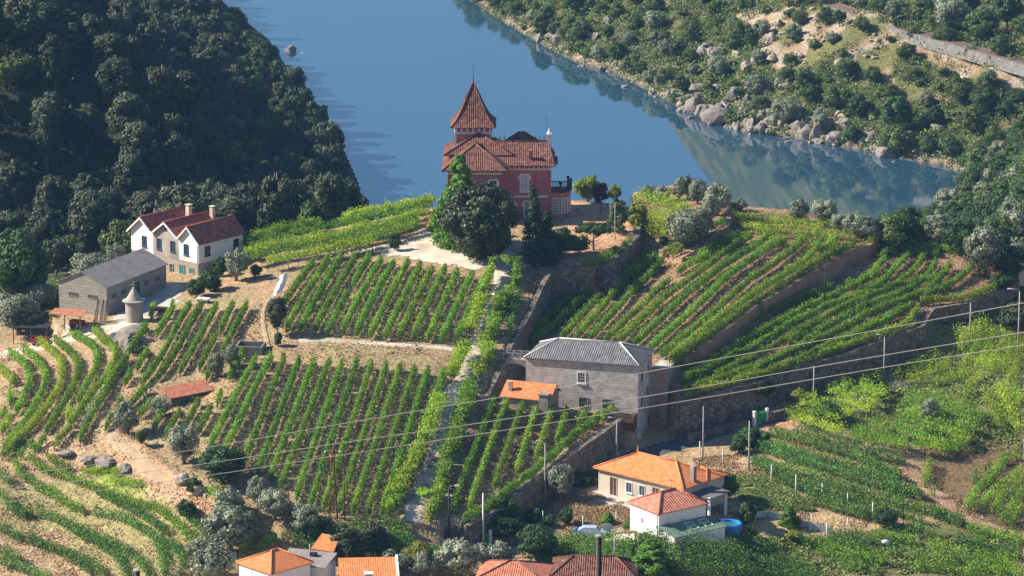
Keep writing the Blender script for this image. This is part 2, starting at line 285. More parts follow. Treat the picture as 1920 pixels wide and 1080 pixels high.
MT['redsoil']=surf('reddish_earth',(.30,.17,.11),(.42,.27,.18),.6,.95,.3,8)
MT['ballast']=surf('track_ballast',(.15,.12,.10),(.22,.18,.15),1,.95,.3,8)
MT['wire']=surf('aluminium_cable',(.17,.155,.14),(.21,.19,.175),1,.5,.0,4,spec=.4)
MT['vine']=leafm('vine_leaves',(.085,.18,.014),(.19,.345,.028),(.34,.50,.05),.36)
MT['vinel']=leafm('light_vine_leaves',(.15,.265,.016),(.32,.46,.032),(.50,.62,.065),.38)
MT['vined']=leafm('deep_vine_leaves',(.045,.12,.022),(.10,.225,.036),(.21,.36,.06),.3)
MT['olive']=leafm('olive_leaves',(.12,.15,.085),(.24,.27,.175),(.44,.46,.35),.15)
MT['dark']=leafm('dark_glossy_leaves',(.018,.034,.012),(.042,.062,.02),(.115,.115,.045),.08,.5)
MT['deep']=leafm('deep_green_leaves',(.020,.05,.012),(.045,.10,.020),(.11,.18,.038),.2)
MT['cypress']=leafm('cypress_leaves',(.012,.035,.012),(.025,.06,.018),(.05,.10,.03),.05)
MT['bright']=leafm('bright_leaves',(.05,.13,.012),(.12,.26,.02),(.24,.38,.04),.3)
MT['yellow']=leafm('yellow_green_leaves',(.10,.14,.012),(.22,.26,.02),(.38,.36,.04),.3)
MT['plum']=leafm('purple_plum_leaves',(.035,.012,.014),(.075,.025,.028),(.13,.05,.05),.15)
MT['euc']=leafm('eucalyptus_leaves',(.020,.034,.015),(.052,.070,.027),(.12,.135,.055),.12)
MT['pine']=leafm('pine_needles',(.02,.05,.012),(.05,.10,.02),(.11,.18,.04),.1)
MT['scrub']=leafm('scrub_leaves',(.04,.078,.018),(.095,.15,.032),(.20,.25,.06),.2)
MT['scrubp']=leafm('pale_scrub_leaves',(.06,.095,.02),(.13,.17,.04),(.23,.25,.07),.2)
MT['tuft']=leafm('dry_grass_blades',(.22,.15,.07),(.36,.26,.13),(.48,.37,.20),.2)
MT['tuftg']=leafm('green_grass_blades',(.10,.14,.03),(.18,.24,.05),(.30,.32,.10),.2)
# ------------------------------------------------------------------ mesh helpers
def fastmesh(name,V,Q,smooth=False):
    V=np.ascontiguousarray(V,np.float32); Q=np.ascontiguousarray(Q,np.int32); k=Q.shape[1]
    me=bpy.data.meshes.new(name); me.vertices.add(len(V)); me.vertices.foreach_set('co',V.ravel())
    me.loops.add(Q.size); me.loops.foreach_set('vertex_index',Q.ravel()); me.polygons.add(len(Q))
    me.polygons.foreach_set('loop_start',np.arange(0,Q.size,k,dtype=np.int32))
    if smooth: me.polygons.foreach_set('use_smooth',np.ones(len(Q),bool))
    me.update(calc_edges=True); return me
def link(name,me,mat=None,parent=None,loc=None,rz=None):
    if mat is not None and len(me.materials)==0: me.materials.append(mat)
    o=bpy.data.objects.new(name,me); col.objects.link(o)
    if parent is not None: o.parent=parent
    if loc is not None: o.location=loc
    if rz is not None: o.rotation_euler=(0,0,rz)
    return o
def tag(o,label=None,cat=None,group=None,kind=None):
    if label: o['label']=label
    if cat: o['category']=cat
    if group: o['group']=group
    if kind: o['kind']=kind
    return o
def empty(name,loc,rz=0,**k):
    o=bpy.data.objects.new(name,None); col.objects.link(o); o.location=tuple(loc); o.rotation_euler=(0,0,rz); o.empty_display_size=.5; return tag(o,**k)
class MB:
    """collects boxes, slabs, tubes and lathes into one mesh with uv in metres"""
    def __init__(s): s.v=[];s.f=[];s.sm=[]
    def add(s,v,f,sm=False):
        b=len(s.v); s.v+= [tuple(map(float,q)) for q in v]; s.f+=[tuple(b+i for i in q) for q in f]; s.sm+=[sm]*len(f); return s
    def box(s,x0,x1,y0,y1,z0,z1):
        return s.add([(x0,y0,z0),(x1,y0,z0),(x1,y1,z0),(x0,y1,z0),(x0,y0,z1),(x1,y0,z1),(x1,y1,z1),(x0,y1,z1)],[(0,3,2,1),(4,5,6,7),(0,1,5,4),(1,2,6,5),(2,3,7,6),(3,0,4,7)])
    def slab(s,pts,t=.12):
        """planar polygon given as its upper face, thickened downwards"""
        n=len(pts); lo=[(x,y,z-t) for x,y,z in pts]
        a=np.array(pts); nn=np.cross(a[1]-a[0],a[2]-a[0])
        if nn[2]<0: pts=pts[::-1]; lo=lo[::-1]
        return s.add(list(pts)+list(lo),[tuple(range(n)),tuple(range(2*n-1,n-1,-1))]+[(i,i+n,(i+1)%n+n,(i+1)%n) for i in range(n)])
    def prism(s,pts,z0,z1):
        n=len(pts); a=sum(pts[i][0]*pts[(i+1)%n][1]-pts[(i+1)%n][0]*pts[i][1] for i in range(n))
        if a<0: pts=pts[::-1]
        z1s=z1 if isinstance(z1,(list,tuple)) else [z1]*n
        return s.add([(x,y,z0) for x,y in pts]+[(p[0],p[1],zz) for p,zz in zip(pts,z1s)],[tuple(range(n-1,-1,-1)),tuple(range(n,2*n))]+[(i,(i+1)%n,(i+1)%n+n,i+n) for i in range(n)])
    def tube(s,p,r,k=6):
        p=[np.array(q,float) for q in p]; rs=r if isinstance(r,(list,tuple)) else [r]*len(p); V=[];n=len(p)
        for i,q in enumerate(p):
            t=p[min(i+1,n-1)]-p[max(i-1,0)]; t/=np.linalg.norm(t)+1e-9; a=np.cross(t,[0,0,1] if abs(t[2])<.9 else [1,0,0]); a/=np.linalg.norm(a); b=np.cross(t,a)
            for j in range(k): c=2*math.pi*j/k; V.append(q+rs[i]*(math.cos(c)*a+math.sin(c)*b))
        fs=[(i*k+j,i*k+(j+1)%k,(i+1)*k+(j+1)%k,(i+1)*k+j) for i in range(n-1) for j in range(k)]
        fs+=[tuple(range(k-1,-1,-1)),tuple(range((n-1)*k,n*k))]
        return s.add(V,fs,True)
    def lathe(s,prof,c=(0,0),k=20):
        V=[];n=len(prof)
        for r,z in prof:
            for j in range(k): a=2*math.pi*j/k; V.append((c[0]+r*math.cos(a),c[1]+r*math.sin(a),z))
        return s.add(V,[(i*k+j,i*k+(j+1)%k,(i+1)*k+(j+1)%k,(i+1)*k+j) for i in range(n-1) for j in range(k)]+[tuple(range(k-1,-1,-1)),tuple(range((n-1)*k,n*k))],False)
    def build(s,name,mat,parent=None,label=None,**k):
        me=bpy.data.meshes.new(name); me.from_pydata(s.v,[],s.f); me.update()
        uvl=me.uv_layers.new(name='uv'); up=Vector((0,0,1)); vs=me.vertices
        for p in me.polygons:
            n=p.normal
            u=up.cross(n); u=u.normalized() if u.length>.05 else Vector((1,0,0)); v=n.cross(u)
            for li in p.loop_indices:
                c=vs[me.loops[li].vertex_index].co; uvl.data[li].uv=(c.dot(u),c.dot(v))
        me.polygons.foreach_set('use_smooth',s.sm)
        o=link(name,me,MT[mat] if isinstance(mat,str) else mat,parent)
        if label: o['label']=label
        return tag(o,**k) if k else o
# ------------------------------------------------------------------ foliage
def quads(P0,Nn,size,asp=.8):
    n=len(P0); r=rng.normal(size=(n,3)); u=np.cross(Nn,r); u/=np.linalg.norm(u,axis=1,keepdims=True)+1e-9; v=np.cross(Nn,u)
    s=(size*rng.uniform(.6,1.35,(n,1)))*.5
    u=u*s; v=v*s*asp
    V=np.stack([P0-u-v*.4,P0-v*1.1+u*.1,P0+u+v*.2,P0+v],1).reshape(-1,3)
    return V
def qmesh(name,V): return fastmesh(name,V,np.arange(len(V)).reshape(-1,4))
def unit(a): return a/(np.linalg.norm(a,axis=1,keepdims=True)+1e-9)
def crown(R3,nc,nl,ls,cz,cr=.34,top=0.,shape='ell',seed=0,low=-.8):
    """leaf clumps spread through a crown; R3 radii, nc clumps, nl leaves per clump"""
    g=np.random.default_rng(seed); R3=np.array(R3)
    d=unit(g.normal(size=(nc,3))); 
    if shape=='cone':
        h=g.uniform(0,1,nc)**.8; a=g.uniform(0,2*np.pi,nc); rr=(1-h)**.8*.75+.08
        rad=rr*np.sqrt(g.uniform(.3,1,nc)); C=np.stack([rad*np.cos(a),rad*np.sin(a),2*h-1],1); sz=np.clip(rr,.15,1)*cr*1.3
    elif shape=='umb':
        a=g.uniform(0,2*np.pi,nc); rad=np.sqrt(g.uniform(0,1,nc))*.8; C=np.stack([rad*np.cos(a),rad*np.sin(a),.6*np.sqrt(1-rad**2)-.1+g.normal(size=nc)*.12],1); sz=np.full(nc,cr)*g.uniform(.6,1.2,nc)
    else:
        C=d*(g.uniform(.25,1,(nc,1))**.5)*.74; C[:,2]=np.where(C[:,2]<low,low,C[:,2]); C[:,2]+=top*(C[:,2]>0); sz=np.full(nc,cr)*g.uniform(.65,1.25,nc)
    Cw=C*R3; dd=unit(g.normal(size=(nc*nl,3))); idx=np.repeat(np.arange(nc),nl)
    rad=(R3.mean()*sz[idx])[:,None]
    Pp=Cw[idx]+dd*rad*(g.uniform(.35,1.08,(nc*nl,1))**.6)*np.array([1,1,.8])
    out=unit(Pp/R3+1e-6)
    Nn=unit(dd*.9+out*.5+g.normal(size=dd.shape)*.45)
    Pp[:,2]+=cz
    return quads(Pp,Nn,ls)
def trunk_mb(h,r,limbs,spread,seed,lean=.05):
    g=np.random.default_rng(seed+99); m=MB(); top=(g.normal()*lean*h,g.normal()*lean*h,h)
    mid=(top[0]*.4+g.normal()*.1,top[1]*.4+g.normal()*.1,h*.5)
    m.tube([(0,0,-.4),(mid[0]*.2,mid[1]*.2,h*.15),mid,top],[r*1.35,r,r*.75,r*.35],7)
    for i in range(limbs):
        a=2*math.pi*(i+g.uniform(0,.6))/max(limbs,1); f=g.uniform(.45,.85); b=(top[0]*f,top[1]*f,h*f)
        e=(b[0]+math.cos(a)*spread,b[1]+math.sin(a)*spread,b[2]+spread*g.uniform(.5,1.1)); q=((b[0]+e[0])/2,(b[1]+e[1])/2,(b[2]+e[2])/2-.12*spread)
        m.tube([b,q,e],[r*.5,r*.36,r*.12],5)
    return m
PROTO={}
#      crown: radii, clumps, leaves, leafsize, centre z, clumpr, shape ; trunk: h,r,limbs,spread ; leaf, bark (unit tree about its natural size)
KIND={
 'olive':((2.5,2.4,2.1),34,150,.25,2.5,.36,'ell',(2.2,.28,4,1.3),'olive','bark'),
 'bush':((1.5,1.5,1.2),16,110,.26,1.15,.42,'ell',(.8,.10,3,.5),'scrub','bark'),
 'pbush':((1.5,1.5,1.1),16,110,.26,1.0,.42,'ell',(.8,.10,3,.5),'scrubp','bark'),
 'tree':((3.2,3.1,3.1),44,130,.33,3.4,.34,'ell',(4.2,.26,5,1.8),'scrub','bark'),
 'broad':((3.5,3.3,3.5),54,150,.33,3.8,.32,'ell',(4.4,.32,5,2.0),'deep','bark'),
 'euc':((3.3,3.2,5.8),70,115,.42,6.4,.25,'ell',(10.5,.20,6,1.9),'euc','paleb'),
 'pine':((3.8,3.6,3.9),56,120,.40,5.6,.27,'ell',(8.2,.25,6,2.2),'pine','bark'),
 'magnolia':((7.2,6.8,6.3),170,200,.38,5.6,.19,'ell',(6,.5,6,3.5),'dark','bark'),
 'bright':((4.3,4.1,5.8),120,160,.36,5.8,.26,'cone',(9,.25,6,1.2),'bright','bark'),
 'cypress':((1.7,1.7,5.6),90,100,.26,5.6,.30,'cone',(9,.16,0,.4),'cypress','bark'),
 'round':((2.7,2.6,2.1),34,150,.26,2.1,.33,'ell',(1.8,.15,4,1.1),'yellow','bark'),
 'plum':((1.6,1.6,2.1),24,140,.24,3.5,.36,'ell',(2.6,.10,4,.9),'plum','bark'),
 'yellow':((1.9,1.8,2.3),30,140,.26,2.2,.34,'ell',(2.2,.12,4,.9),'yellow','bark'),
 'leafy':((2.2,2.1,2.0),32,140,.27,2.0,.34,'ell',(2.4,.14,4,1.2),'deep','bark'),
 'cherry':((3.3,3.0,1.6),46,80,.26,2.9,.24,'umb',(2.2,.18,6,2.0),'deep','bark'),
 'conifer':((2.2,2.2,3.3),60,100,.28,3.4,.26,'cone',(5,.16,0,.4),'pine','bark'),
}
def proto(kind,variant):
    k=(kind,variant)
    if k not in PROTO:
        R3,nc,nl,ls,cz,cr,shp,tr,lm,bk=KIND[kind]; sd=hash_(kind)+variant*17
        V=crown(R3,nc,nl,ls,cz,cr,0,shp,sd); me=qmesh(kind+'_crown',V); me.materials.append(MT[lm])
        tm=trunk_mb(*tr,sd); t=bpy.data.meshes.new(kind+'_trunk'); t.from_pydata(tm.v,[],tm.f); t.polygons.foreach_set('use_smooth',tm.sm); t.materials.append(MT[bk])
        PROTO[k]=(me,t)
    return PROTO[k]
def hash_(s): return sum(ord(c)*(i+3) for i,c in enumerate(s))%9973
NT=[0]
def tree(name,kind,p,h=None,w=None,label=None,cat='tree',group=None,variants=3,variant=None):
    NT[0]+=1; v=(NT[0]%variants) if variant is None else variant
    me,t=proto(kind,v); R3,nc,nl,ls,cz=KIND[kind][:5]
    sz=1 if h is None else h/(cz+R3[2]*(.95)); sx=sz if w is None else w/(2*R3[0])
    e=empty(name,p,rng.uniform(0,6.28)); e.scale=(sx,sx*rng.uniform(.92,1.08),sz); tag(e,label,cat,group)
    link('crown',me,None,e); link('trunk',t,None,e); return e
def resample(pts,step):
    p=np.array(pts,float); d=np.r_[0,np.cumsum(np.hypot(*(p[1:,:2]-p[:-1,:2]).T))]; n=max(2,int(d[-1]/step)+1); s=np.linspace(0,d[-1],n)
    return np.stack([np.interp(s,d,p[:,i]) for i in range(p.shape[1])],1),d[-1]
def smoothline(pts,it=2):
    p=[np.array(q,float) for q in pts]
    for _ in range(it):
        if len(p)<3: break
        q=[p[0]]
        for a,b in zip(p[:-1],p[1:]): q+=[.75*a+.25*b,.25*a+.75*b]
        q.append(p[-1]); p=q
    return p
def vine(pxpts,label,group,mat='vine',w=.44,z0=.35,z1=1.6,dens=225,size=.21,spiky=.2,posts=True,name='vine_row',gaps=.07,canopy=False,cat='vine row'):
    pts=smoothline([G(a,b,(z0+z1)/2)[:2] for a,b in pxpts],2)
    L,ln=resample(pts,.5)
    if ln<1: return None
    o0=np.array([L[0,0],L[0,1],Zf(L[0,0],L[0,1]).item()])
    n=int(ln*dens); s=rng.uniform(0,ln,n); S=np.linspace(0,ln,len(L)); x=np.interp(s,S,L[:,0]); y=np.interp(s,S,L[:,1])
    T=np.gradient(L,axis=0); T/=np.linalg.norm(T,axis=1,keepdims=True)+1e-9; nx=-np.interp(s,S,T[:,1]); ny=np.interp(s,S,T[:,0])
    sd=rng.integers(1000); ph=s+sd*50.
    bw=.75+.5*vnoise(ph,ph*0,.9,1); bh=.8+.35*vnoise(ph,ph*0,1.1,2); hole=vnoise(ph,ph*0,1.6,5)
    keep=hole>gaps*rng.uniform(.5,1.3,n); 
    hh=rng.uniform(0,1,n)
    if canopy: hh=.35+.65*hh**.5; wid=w*(.5+.6*hh)
    else: wid=w*(.75+.5*np.sin(np.pi*np.clip(hh,0,1)))
    lat=rng.normal(size=n)*.45*wid*bw; lat=np.clip(lat,-w*1.3,w*1.3)
    z=z0+(z1-z0)*hh*bh
    sp=rng.uniform(0,1,n)<spiky*.25; z=np.where(sp,z1*bh+rng.uniform(0,.55,n)*spiky*2,z); lat=np.where(sp,lat*1.4+rng.normal(size=n)*.2,lat)
    X=x+nx*lat; Y=y+ny*lat; Z=Zf(x,y)+z
    out=np.stack([nx*np.sign(lat),ny*np.sign(lat),.55+0*x+1.2*(hh-.5)],1)
    Nn=unit(unit(out)*.7+rng.normal(size=(n,3))*.6)
    V=quads(np.stack([X,Y,Z],1)[keep]-o0,Nn[keep],size)
    e=empty(name,o0); tag(e,label,cat,group)
    link('foliage',qmesh('vine_foliage',V),MT[mat],e)
    if posts:
        m=MB(); k=max(2,int(ln/1.5)); tt=np.linspace(.15,ln-.15,k)
        for i,q in enumerate(tt):
            px=np.interp(q,S,L[:,0]);py=np.interp(q,S,L[:,1]);pz=Zf(px,py).item()
            c=np.array([px,py,pz])-o0
            if i%4==0 or i==k-1: m.box(c[0]-.05,c[0]+.05,c[1]-.05,c[1]+.05,c[2]-.3,c[2]+z1*.98)
            else: m.tube([(c[0],c[1],c[2]-.1),(c[0]+.06,c[1]+.04,c[2]+.4),(c[0],c[1],c[2]+max(z0,.5)+.35)],[.05,.04,.025],4)
        t=bpy.data.meshes.new('stems'); t.from_pydata(m.v,[],m.f); link('trellis',t,MT['wood'],e)
    return e
# ------------------------------------------------------------------ ground sheet
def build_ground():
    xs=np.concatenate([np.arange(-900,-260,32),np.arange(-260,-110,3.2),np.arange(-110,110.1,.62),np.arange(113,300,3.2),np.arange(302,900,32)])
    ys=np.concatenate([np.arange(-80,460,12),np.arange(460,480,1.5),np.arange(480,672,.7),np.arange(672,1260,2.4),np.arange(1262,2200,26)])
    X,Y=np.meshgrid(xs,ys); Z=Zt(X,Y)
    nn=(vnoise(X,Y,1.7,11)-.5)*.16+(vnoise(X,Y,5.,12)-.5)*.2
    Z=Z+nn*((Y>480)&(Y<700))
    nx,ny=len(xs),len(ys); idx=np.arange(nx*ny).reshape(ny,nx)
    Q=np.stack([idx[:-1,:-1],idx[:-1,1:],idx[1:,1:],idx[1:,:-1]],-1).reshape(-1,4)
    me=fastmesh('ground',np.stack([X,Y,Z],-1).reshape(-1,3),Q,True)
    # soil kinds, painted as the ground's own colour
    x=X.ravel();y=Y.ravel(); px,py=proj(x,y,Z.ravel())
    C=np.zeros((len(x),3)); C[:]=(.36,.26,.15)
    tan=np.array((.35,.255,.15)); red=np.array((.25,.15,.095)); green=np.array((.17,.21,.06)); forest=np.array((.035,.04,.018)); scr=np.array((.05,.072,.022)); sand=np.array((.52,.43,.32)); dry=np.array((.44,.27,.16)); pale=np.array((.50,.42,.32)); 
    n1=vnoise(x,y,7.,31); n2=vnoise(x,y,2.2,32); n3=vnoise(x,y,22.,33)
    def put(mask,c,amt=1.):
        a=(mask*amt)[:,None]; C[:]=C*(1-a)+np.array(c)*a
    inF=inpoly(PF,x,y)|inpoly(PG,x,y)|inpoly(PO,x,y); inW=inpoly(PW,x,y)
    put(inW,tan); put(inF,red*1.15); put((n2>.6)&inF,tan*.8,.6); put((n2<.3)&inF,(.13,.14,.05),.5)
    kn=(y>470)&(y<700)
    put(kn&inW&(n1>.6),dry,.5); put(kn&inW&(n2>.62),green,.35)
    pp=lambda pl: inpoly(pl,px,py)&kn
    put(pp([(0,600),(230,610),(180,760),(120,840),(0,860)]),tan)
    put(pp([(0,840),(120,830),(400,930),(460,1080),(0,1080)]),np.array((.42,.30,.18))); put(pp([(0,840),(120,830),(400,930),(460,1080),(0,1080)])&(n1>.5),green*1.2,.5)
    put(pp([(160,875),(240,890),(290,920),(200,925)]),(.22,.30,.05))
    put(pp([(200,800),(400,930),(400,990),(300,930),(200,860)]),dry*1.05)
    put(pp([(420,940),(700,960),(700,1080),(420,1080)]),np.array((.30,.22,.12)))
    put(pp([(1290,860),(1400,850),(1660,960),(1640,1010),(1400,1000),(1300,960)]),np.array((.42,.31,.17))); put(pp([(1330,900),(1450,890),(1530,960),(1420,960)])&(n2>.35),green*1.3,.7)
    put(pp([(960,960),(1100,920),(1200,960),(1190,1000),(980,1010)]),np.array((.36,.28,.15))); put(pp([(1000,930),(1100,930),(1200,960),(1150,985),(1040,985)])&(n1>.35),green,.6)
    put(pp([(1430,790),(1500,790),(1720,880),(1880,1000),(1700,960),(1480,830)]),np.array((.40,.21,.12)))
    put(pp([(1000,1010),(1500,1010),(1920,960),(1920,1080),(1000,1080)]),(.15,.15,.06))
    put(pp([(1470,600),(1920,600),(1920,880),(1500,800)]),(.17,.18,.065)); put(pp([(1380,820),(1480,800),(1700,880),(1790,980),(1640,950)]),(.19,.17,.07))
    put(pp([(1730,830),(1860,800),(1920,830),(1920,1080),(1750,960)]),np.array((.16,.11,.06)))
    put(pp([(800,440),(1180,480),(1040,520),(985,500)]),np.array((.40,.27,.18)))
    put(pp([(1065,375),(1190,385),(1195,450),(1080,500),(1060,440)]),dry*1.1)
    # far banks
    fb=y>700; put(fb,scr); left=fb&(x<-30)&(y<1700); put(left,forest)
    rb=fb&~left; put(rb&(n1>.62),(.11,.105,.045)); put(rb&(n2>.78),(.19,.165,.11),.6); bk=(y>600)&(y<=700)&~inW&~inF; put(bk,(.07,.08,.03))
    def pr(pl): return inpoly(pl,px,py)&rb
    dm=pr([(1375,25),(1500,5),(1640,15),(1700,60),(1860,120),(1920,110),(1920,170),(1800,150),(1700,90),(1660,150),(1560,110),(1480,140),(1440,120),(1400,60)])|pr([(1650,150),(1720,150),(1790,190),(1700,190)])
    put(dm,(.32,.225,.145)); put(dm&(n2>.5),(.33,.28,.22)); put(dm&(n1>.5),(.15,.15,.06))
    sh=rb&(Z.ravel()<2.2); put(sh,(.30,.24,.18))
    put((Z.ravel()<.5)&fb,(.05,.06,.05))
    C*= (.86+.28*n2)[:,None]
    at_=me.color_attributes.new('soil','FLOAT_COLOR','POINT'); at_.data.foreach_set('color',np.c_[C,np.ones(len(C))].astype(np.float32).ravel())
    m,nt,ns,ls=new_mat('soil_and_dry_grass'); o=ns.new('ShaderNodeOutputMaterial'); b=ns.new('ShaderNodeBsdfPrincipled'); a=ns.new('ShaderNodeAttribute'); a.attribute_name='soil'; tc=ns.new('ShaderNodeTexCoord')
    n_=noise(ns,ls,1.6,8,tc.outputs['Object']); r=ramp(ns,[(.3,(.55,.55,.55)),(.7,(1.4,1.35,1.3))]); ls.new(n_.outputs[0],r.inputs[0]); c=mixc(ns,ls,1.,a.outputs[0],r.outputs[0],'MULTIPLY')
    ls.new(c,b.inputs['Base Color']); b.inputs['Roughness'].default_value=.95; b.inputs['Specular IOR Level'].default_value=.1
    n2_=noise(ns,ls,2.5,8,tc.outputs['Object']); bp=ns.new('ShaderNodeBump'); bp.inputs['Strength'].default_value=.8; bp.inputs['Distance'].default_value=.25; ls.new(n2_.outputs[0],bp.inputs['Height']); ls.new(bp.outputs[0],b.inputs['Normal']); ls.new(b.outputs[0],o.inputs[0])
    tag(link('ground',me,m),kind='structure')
build_ground()
def sheet(name,pxpoly,mat,off=.16,step=.5,kind='structure',wob=.0):
    poly=[tuple(G(a,b)[:2]) for a,b in pxpoly]; P_=np.array(poly); xs=np.arange(P_[:,0].min()-1,P_[:,0].max()+1,step); ys=np.arange(P_[:,1].min()-1,P_[:,1].max()+1,step)
    X,Y=np.meshgrid(xs,ys); Z=Zf(X,Y)+(vnoise(X,Y,1.7,11)-.5)*.16+(vnoise(X,Y,5.,12)-.5)*.2+off-.06*np.clip(2-segdist(poly,X,Y),0,2); idx=np.arange(X.size).reshape(X.shape)
    cx=(X[:-1,:-1]+step/2); cy=(Y[:-1,:-1]+step/2); nz=(vnoise(cx,cy,1.5,77)-.5)*wob; k=inpoly(poly,cx+nz,cy+nz)
    Q=np.stack([idx[:-1,:-1],idx[:-1,1:],idx[1:,1:],idx[1:,:-1]],-1)[k]
    me=fastmesh(name,np.stack([X,Y,Z],-1).reshape(-1,3),Q,True); return tag(link(name,me,MT[mat]),kind=kind)
def ribbon(name,pxpts,w,mat,off=.12,nc=7,kind='structure',wv=None,wpts=None):
    pts=smoothline([G(a,b)[:2] for a,b in pxpts] if wpts is None else wpts,2); L,ln=resample(pts,.6); T=np.gradient(L,axis=0); T/=np.linalg.norm(T,axis=1,keepdims=True)
    ww=np.interp(np.linspace(0,1,len(L)),np.linspace(0,1,len(wv)),wv) if wv else np.full(len(L),w); jit=(vnoise(np.arange(len(L))*.6,np.zeros(len(L)),1.5,9)-.5)*.25
    u=np.linspace(-.5,.5,nc); X=L[:,0:1]-T[:,1:2]*u*(ww+jit)[:,None]; Y=L[:,1:2]+T[:,0:1]*u*(ww+jit)[:,None]
    Z=Zf(X,Y)+((vnoise(X,Y,1.7,11)-.5)*.16+(vnoise(X,Y,5.,12)-.5)*.2)*((Y<700))+off; Z[:,0]-=off+.1; Z[:,-1]-=off+.1
    idx=np.arange(X.size).reshape(X.shape); Q=np.stack([idx[:-1,:-1],idx[:-1,1:],idx[1:,1:],idx[1:,:-1]],-1).reshape(-1,4)
    me=fastmesh(name,np.stack([X,Y,Z],-1).reshape(-1,3),Q,True); return tag(link(name,me,MT[mat]),kind=kind)
# water
def build_water():
    me=bpy.data.meshes.new('river_water'); me.from_pydata([(-900,560,0),(900,560,0),(900,2300,0),(-900,2300,0)],[],[(0,1,2,3)])
    m,nt,ns,ls=new_mat('river_water'); o=ns.new('ShaderNodeOutputMaterial'); b=ns.new('ShaderNodeBsdfPrincipled'); tc=ns.new('ShaderNodeTexCoord')
    mp=ns.new('ShaderNodeMapping'); mp.inputs['Scale'].default_value=(.02,.006,1); mp.inputs['Rotation'].default_value=(0,0,.45); ls.new(tc.outputs['Object'],mp.inputs[0])
    n1=noise(ns,ls,1.,5,mp.outputs[0],.8); r=ramp(ns,[(.50,(0,0,0)),(.60,(1,1,1))]); ls.new(n1.outputs[0],r.inputs[0])
    mr=ns.new('ShaderNodeMapRange'); mr.inputs[3].default_value=.02; mr.inputs[4].default_value=.08; ls.new(r.outputs[0],mr.inputs[0]); ls.new(mr.outputs[0],b.inputs['Roughness'])
    b.inputs['Base Color'].default_value=(.022,.066,.112,1); b.inputs['IOR'].default_value=2.3; b.inputs['Specular IOR Level'].default_value=.9
    w=noise(ns,ls,.9,3,tc.outputs['Object']); bp=ns.new('ShaderNodeBump'); bp.inputs['Strength'].default_value=.05; bp.inputs['Distance'].default_value=.05; ls.new(w.outputs[0],bp.inputs['Height']); ls.new(bp.outputs[0],b.inputs['Normal'])
    ls.new(b.outputs[0],o.inputs[0]); tag(link('river',me,m),kind='structure')
build_water()
sheet('courtyard',[(735,455),(765,440),(790,428),(815,425),(850,440),(985,485),(990,505),(940,500),(905,505),(850,500),(760,484),(700,478),(640,472),(690,464)],'path',wob=1.5)
ribbon('garden_path',[(560,488),(620,478),(700,470),(760,462)],1.6,'path')
ribbon('vine_lane',[(940,490),(943,520),(933,560),(920,587),(903,627),(890,660),(873,713),(845,735),(827,797),(813,863),(787,920),(770,985)],2.,'path',wv=[3.0,2.6,2.8,3.0,3.0,2.6,2.6,2.8,3.0])
ribbon('farm_track',[(330,565),(290,595),(215,618),(150,630),(80,650),(0,665),(-40,675)],3.0,'path',wv=[2,2.2,3,3.4,3.4])
sheet('farm_yard',[(205,600),(310,530),(345,535),(330,570),(290,590),(240,612)],'concyard',wob=.8,off=.14)
ribbon('grass_track',[(560,640),(640,640),(740,648),(860,658)],1.6,'path',off=.1)
ribbon('field_path',[(505,560),(490,590),(500,640),(505,655)],.8,'dirt',off=.1)
ribbon('slope_path',[(262,628),(240,665),(215,695),(180,745),(150,800)],.9,'path',off=.12)
ribbon('dirt_track',[(190,790),(215,830),(255,860),(290,890),(320,920),(350,950)],2.2,'dirt',off=.08)
ribbon('road',[(790,1060),(840,1035),(880,1022),(940,985),(1010,950),(1080,912),(1180,858),(1250,840),(1330,815),(1390,795),(1480,782),(1600,755),(1700,715)],4.2,'asph',off=.16)
sheet('house_yard',[(1085,930),(1120,915),(1290,950),(1300,975),(1200,965),(1130,945)],'concyard',wob=.6)
sheet('concrete_yard',[(1130,985),(1190,985),(1200,1015),(1100,1012)],'concyard',off=.14)
ribbon('vineyard_track',[(1430,815),(1500,800),(1590,835),(1690,865),(1730,905),(1790,960),(1880,1000)],3.2,'redsoil',off=.1)
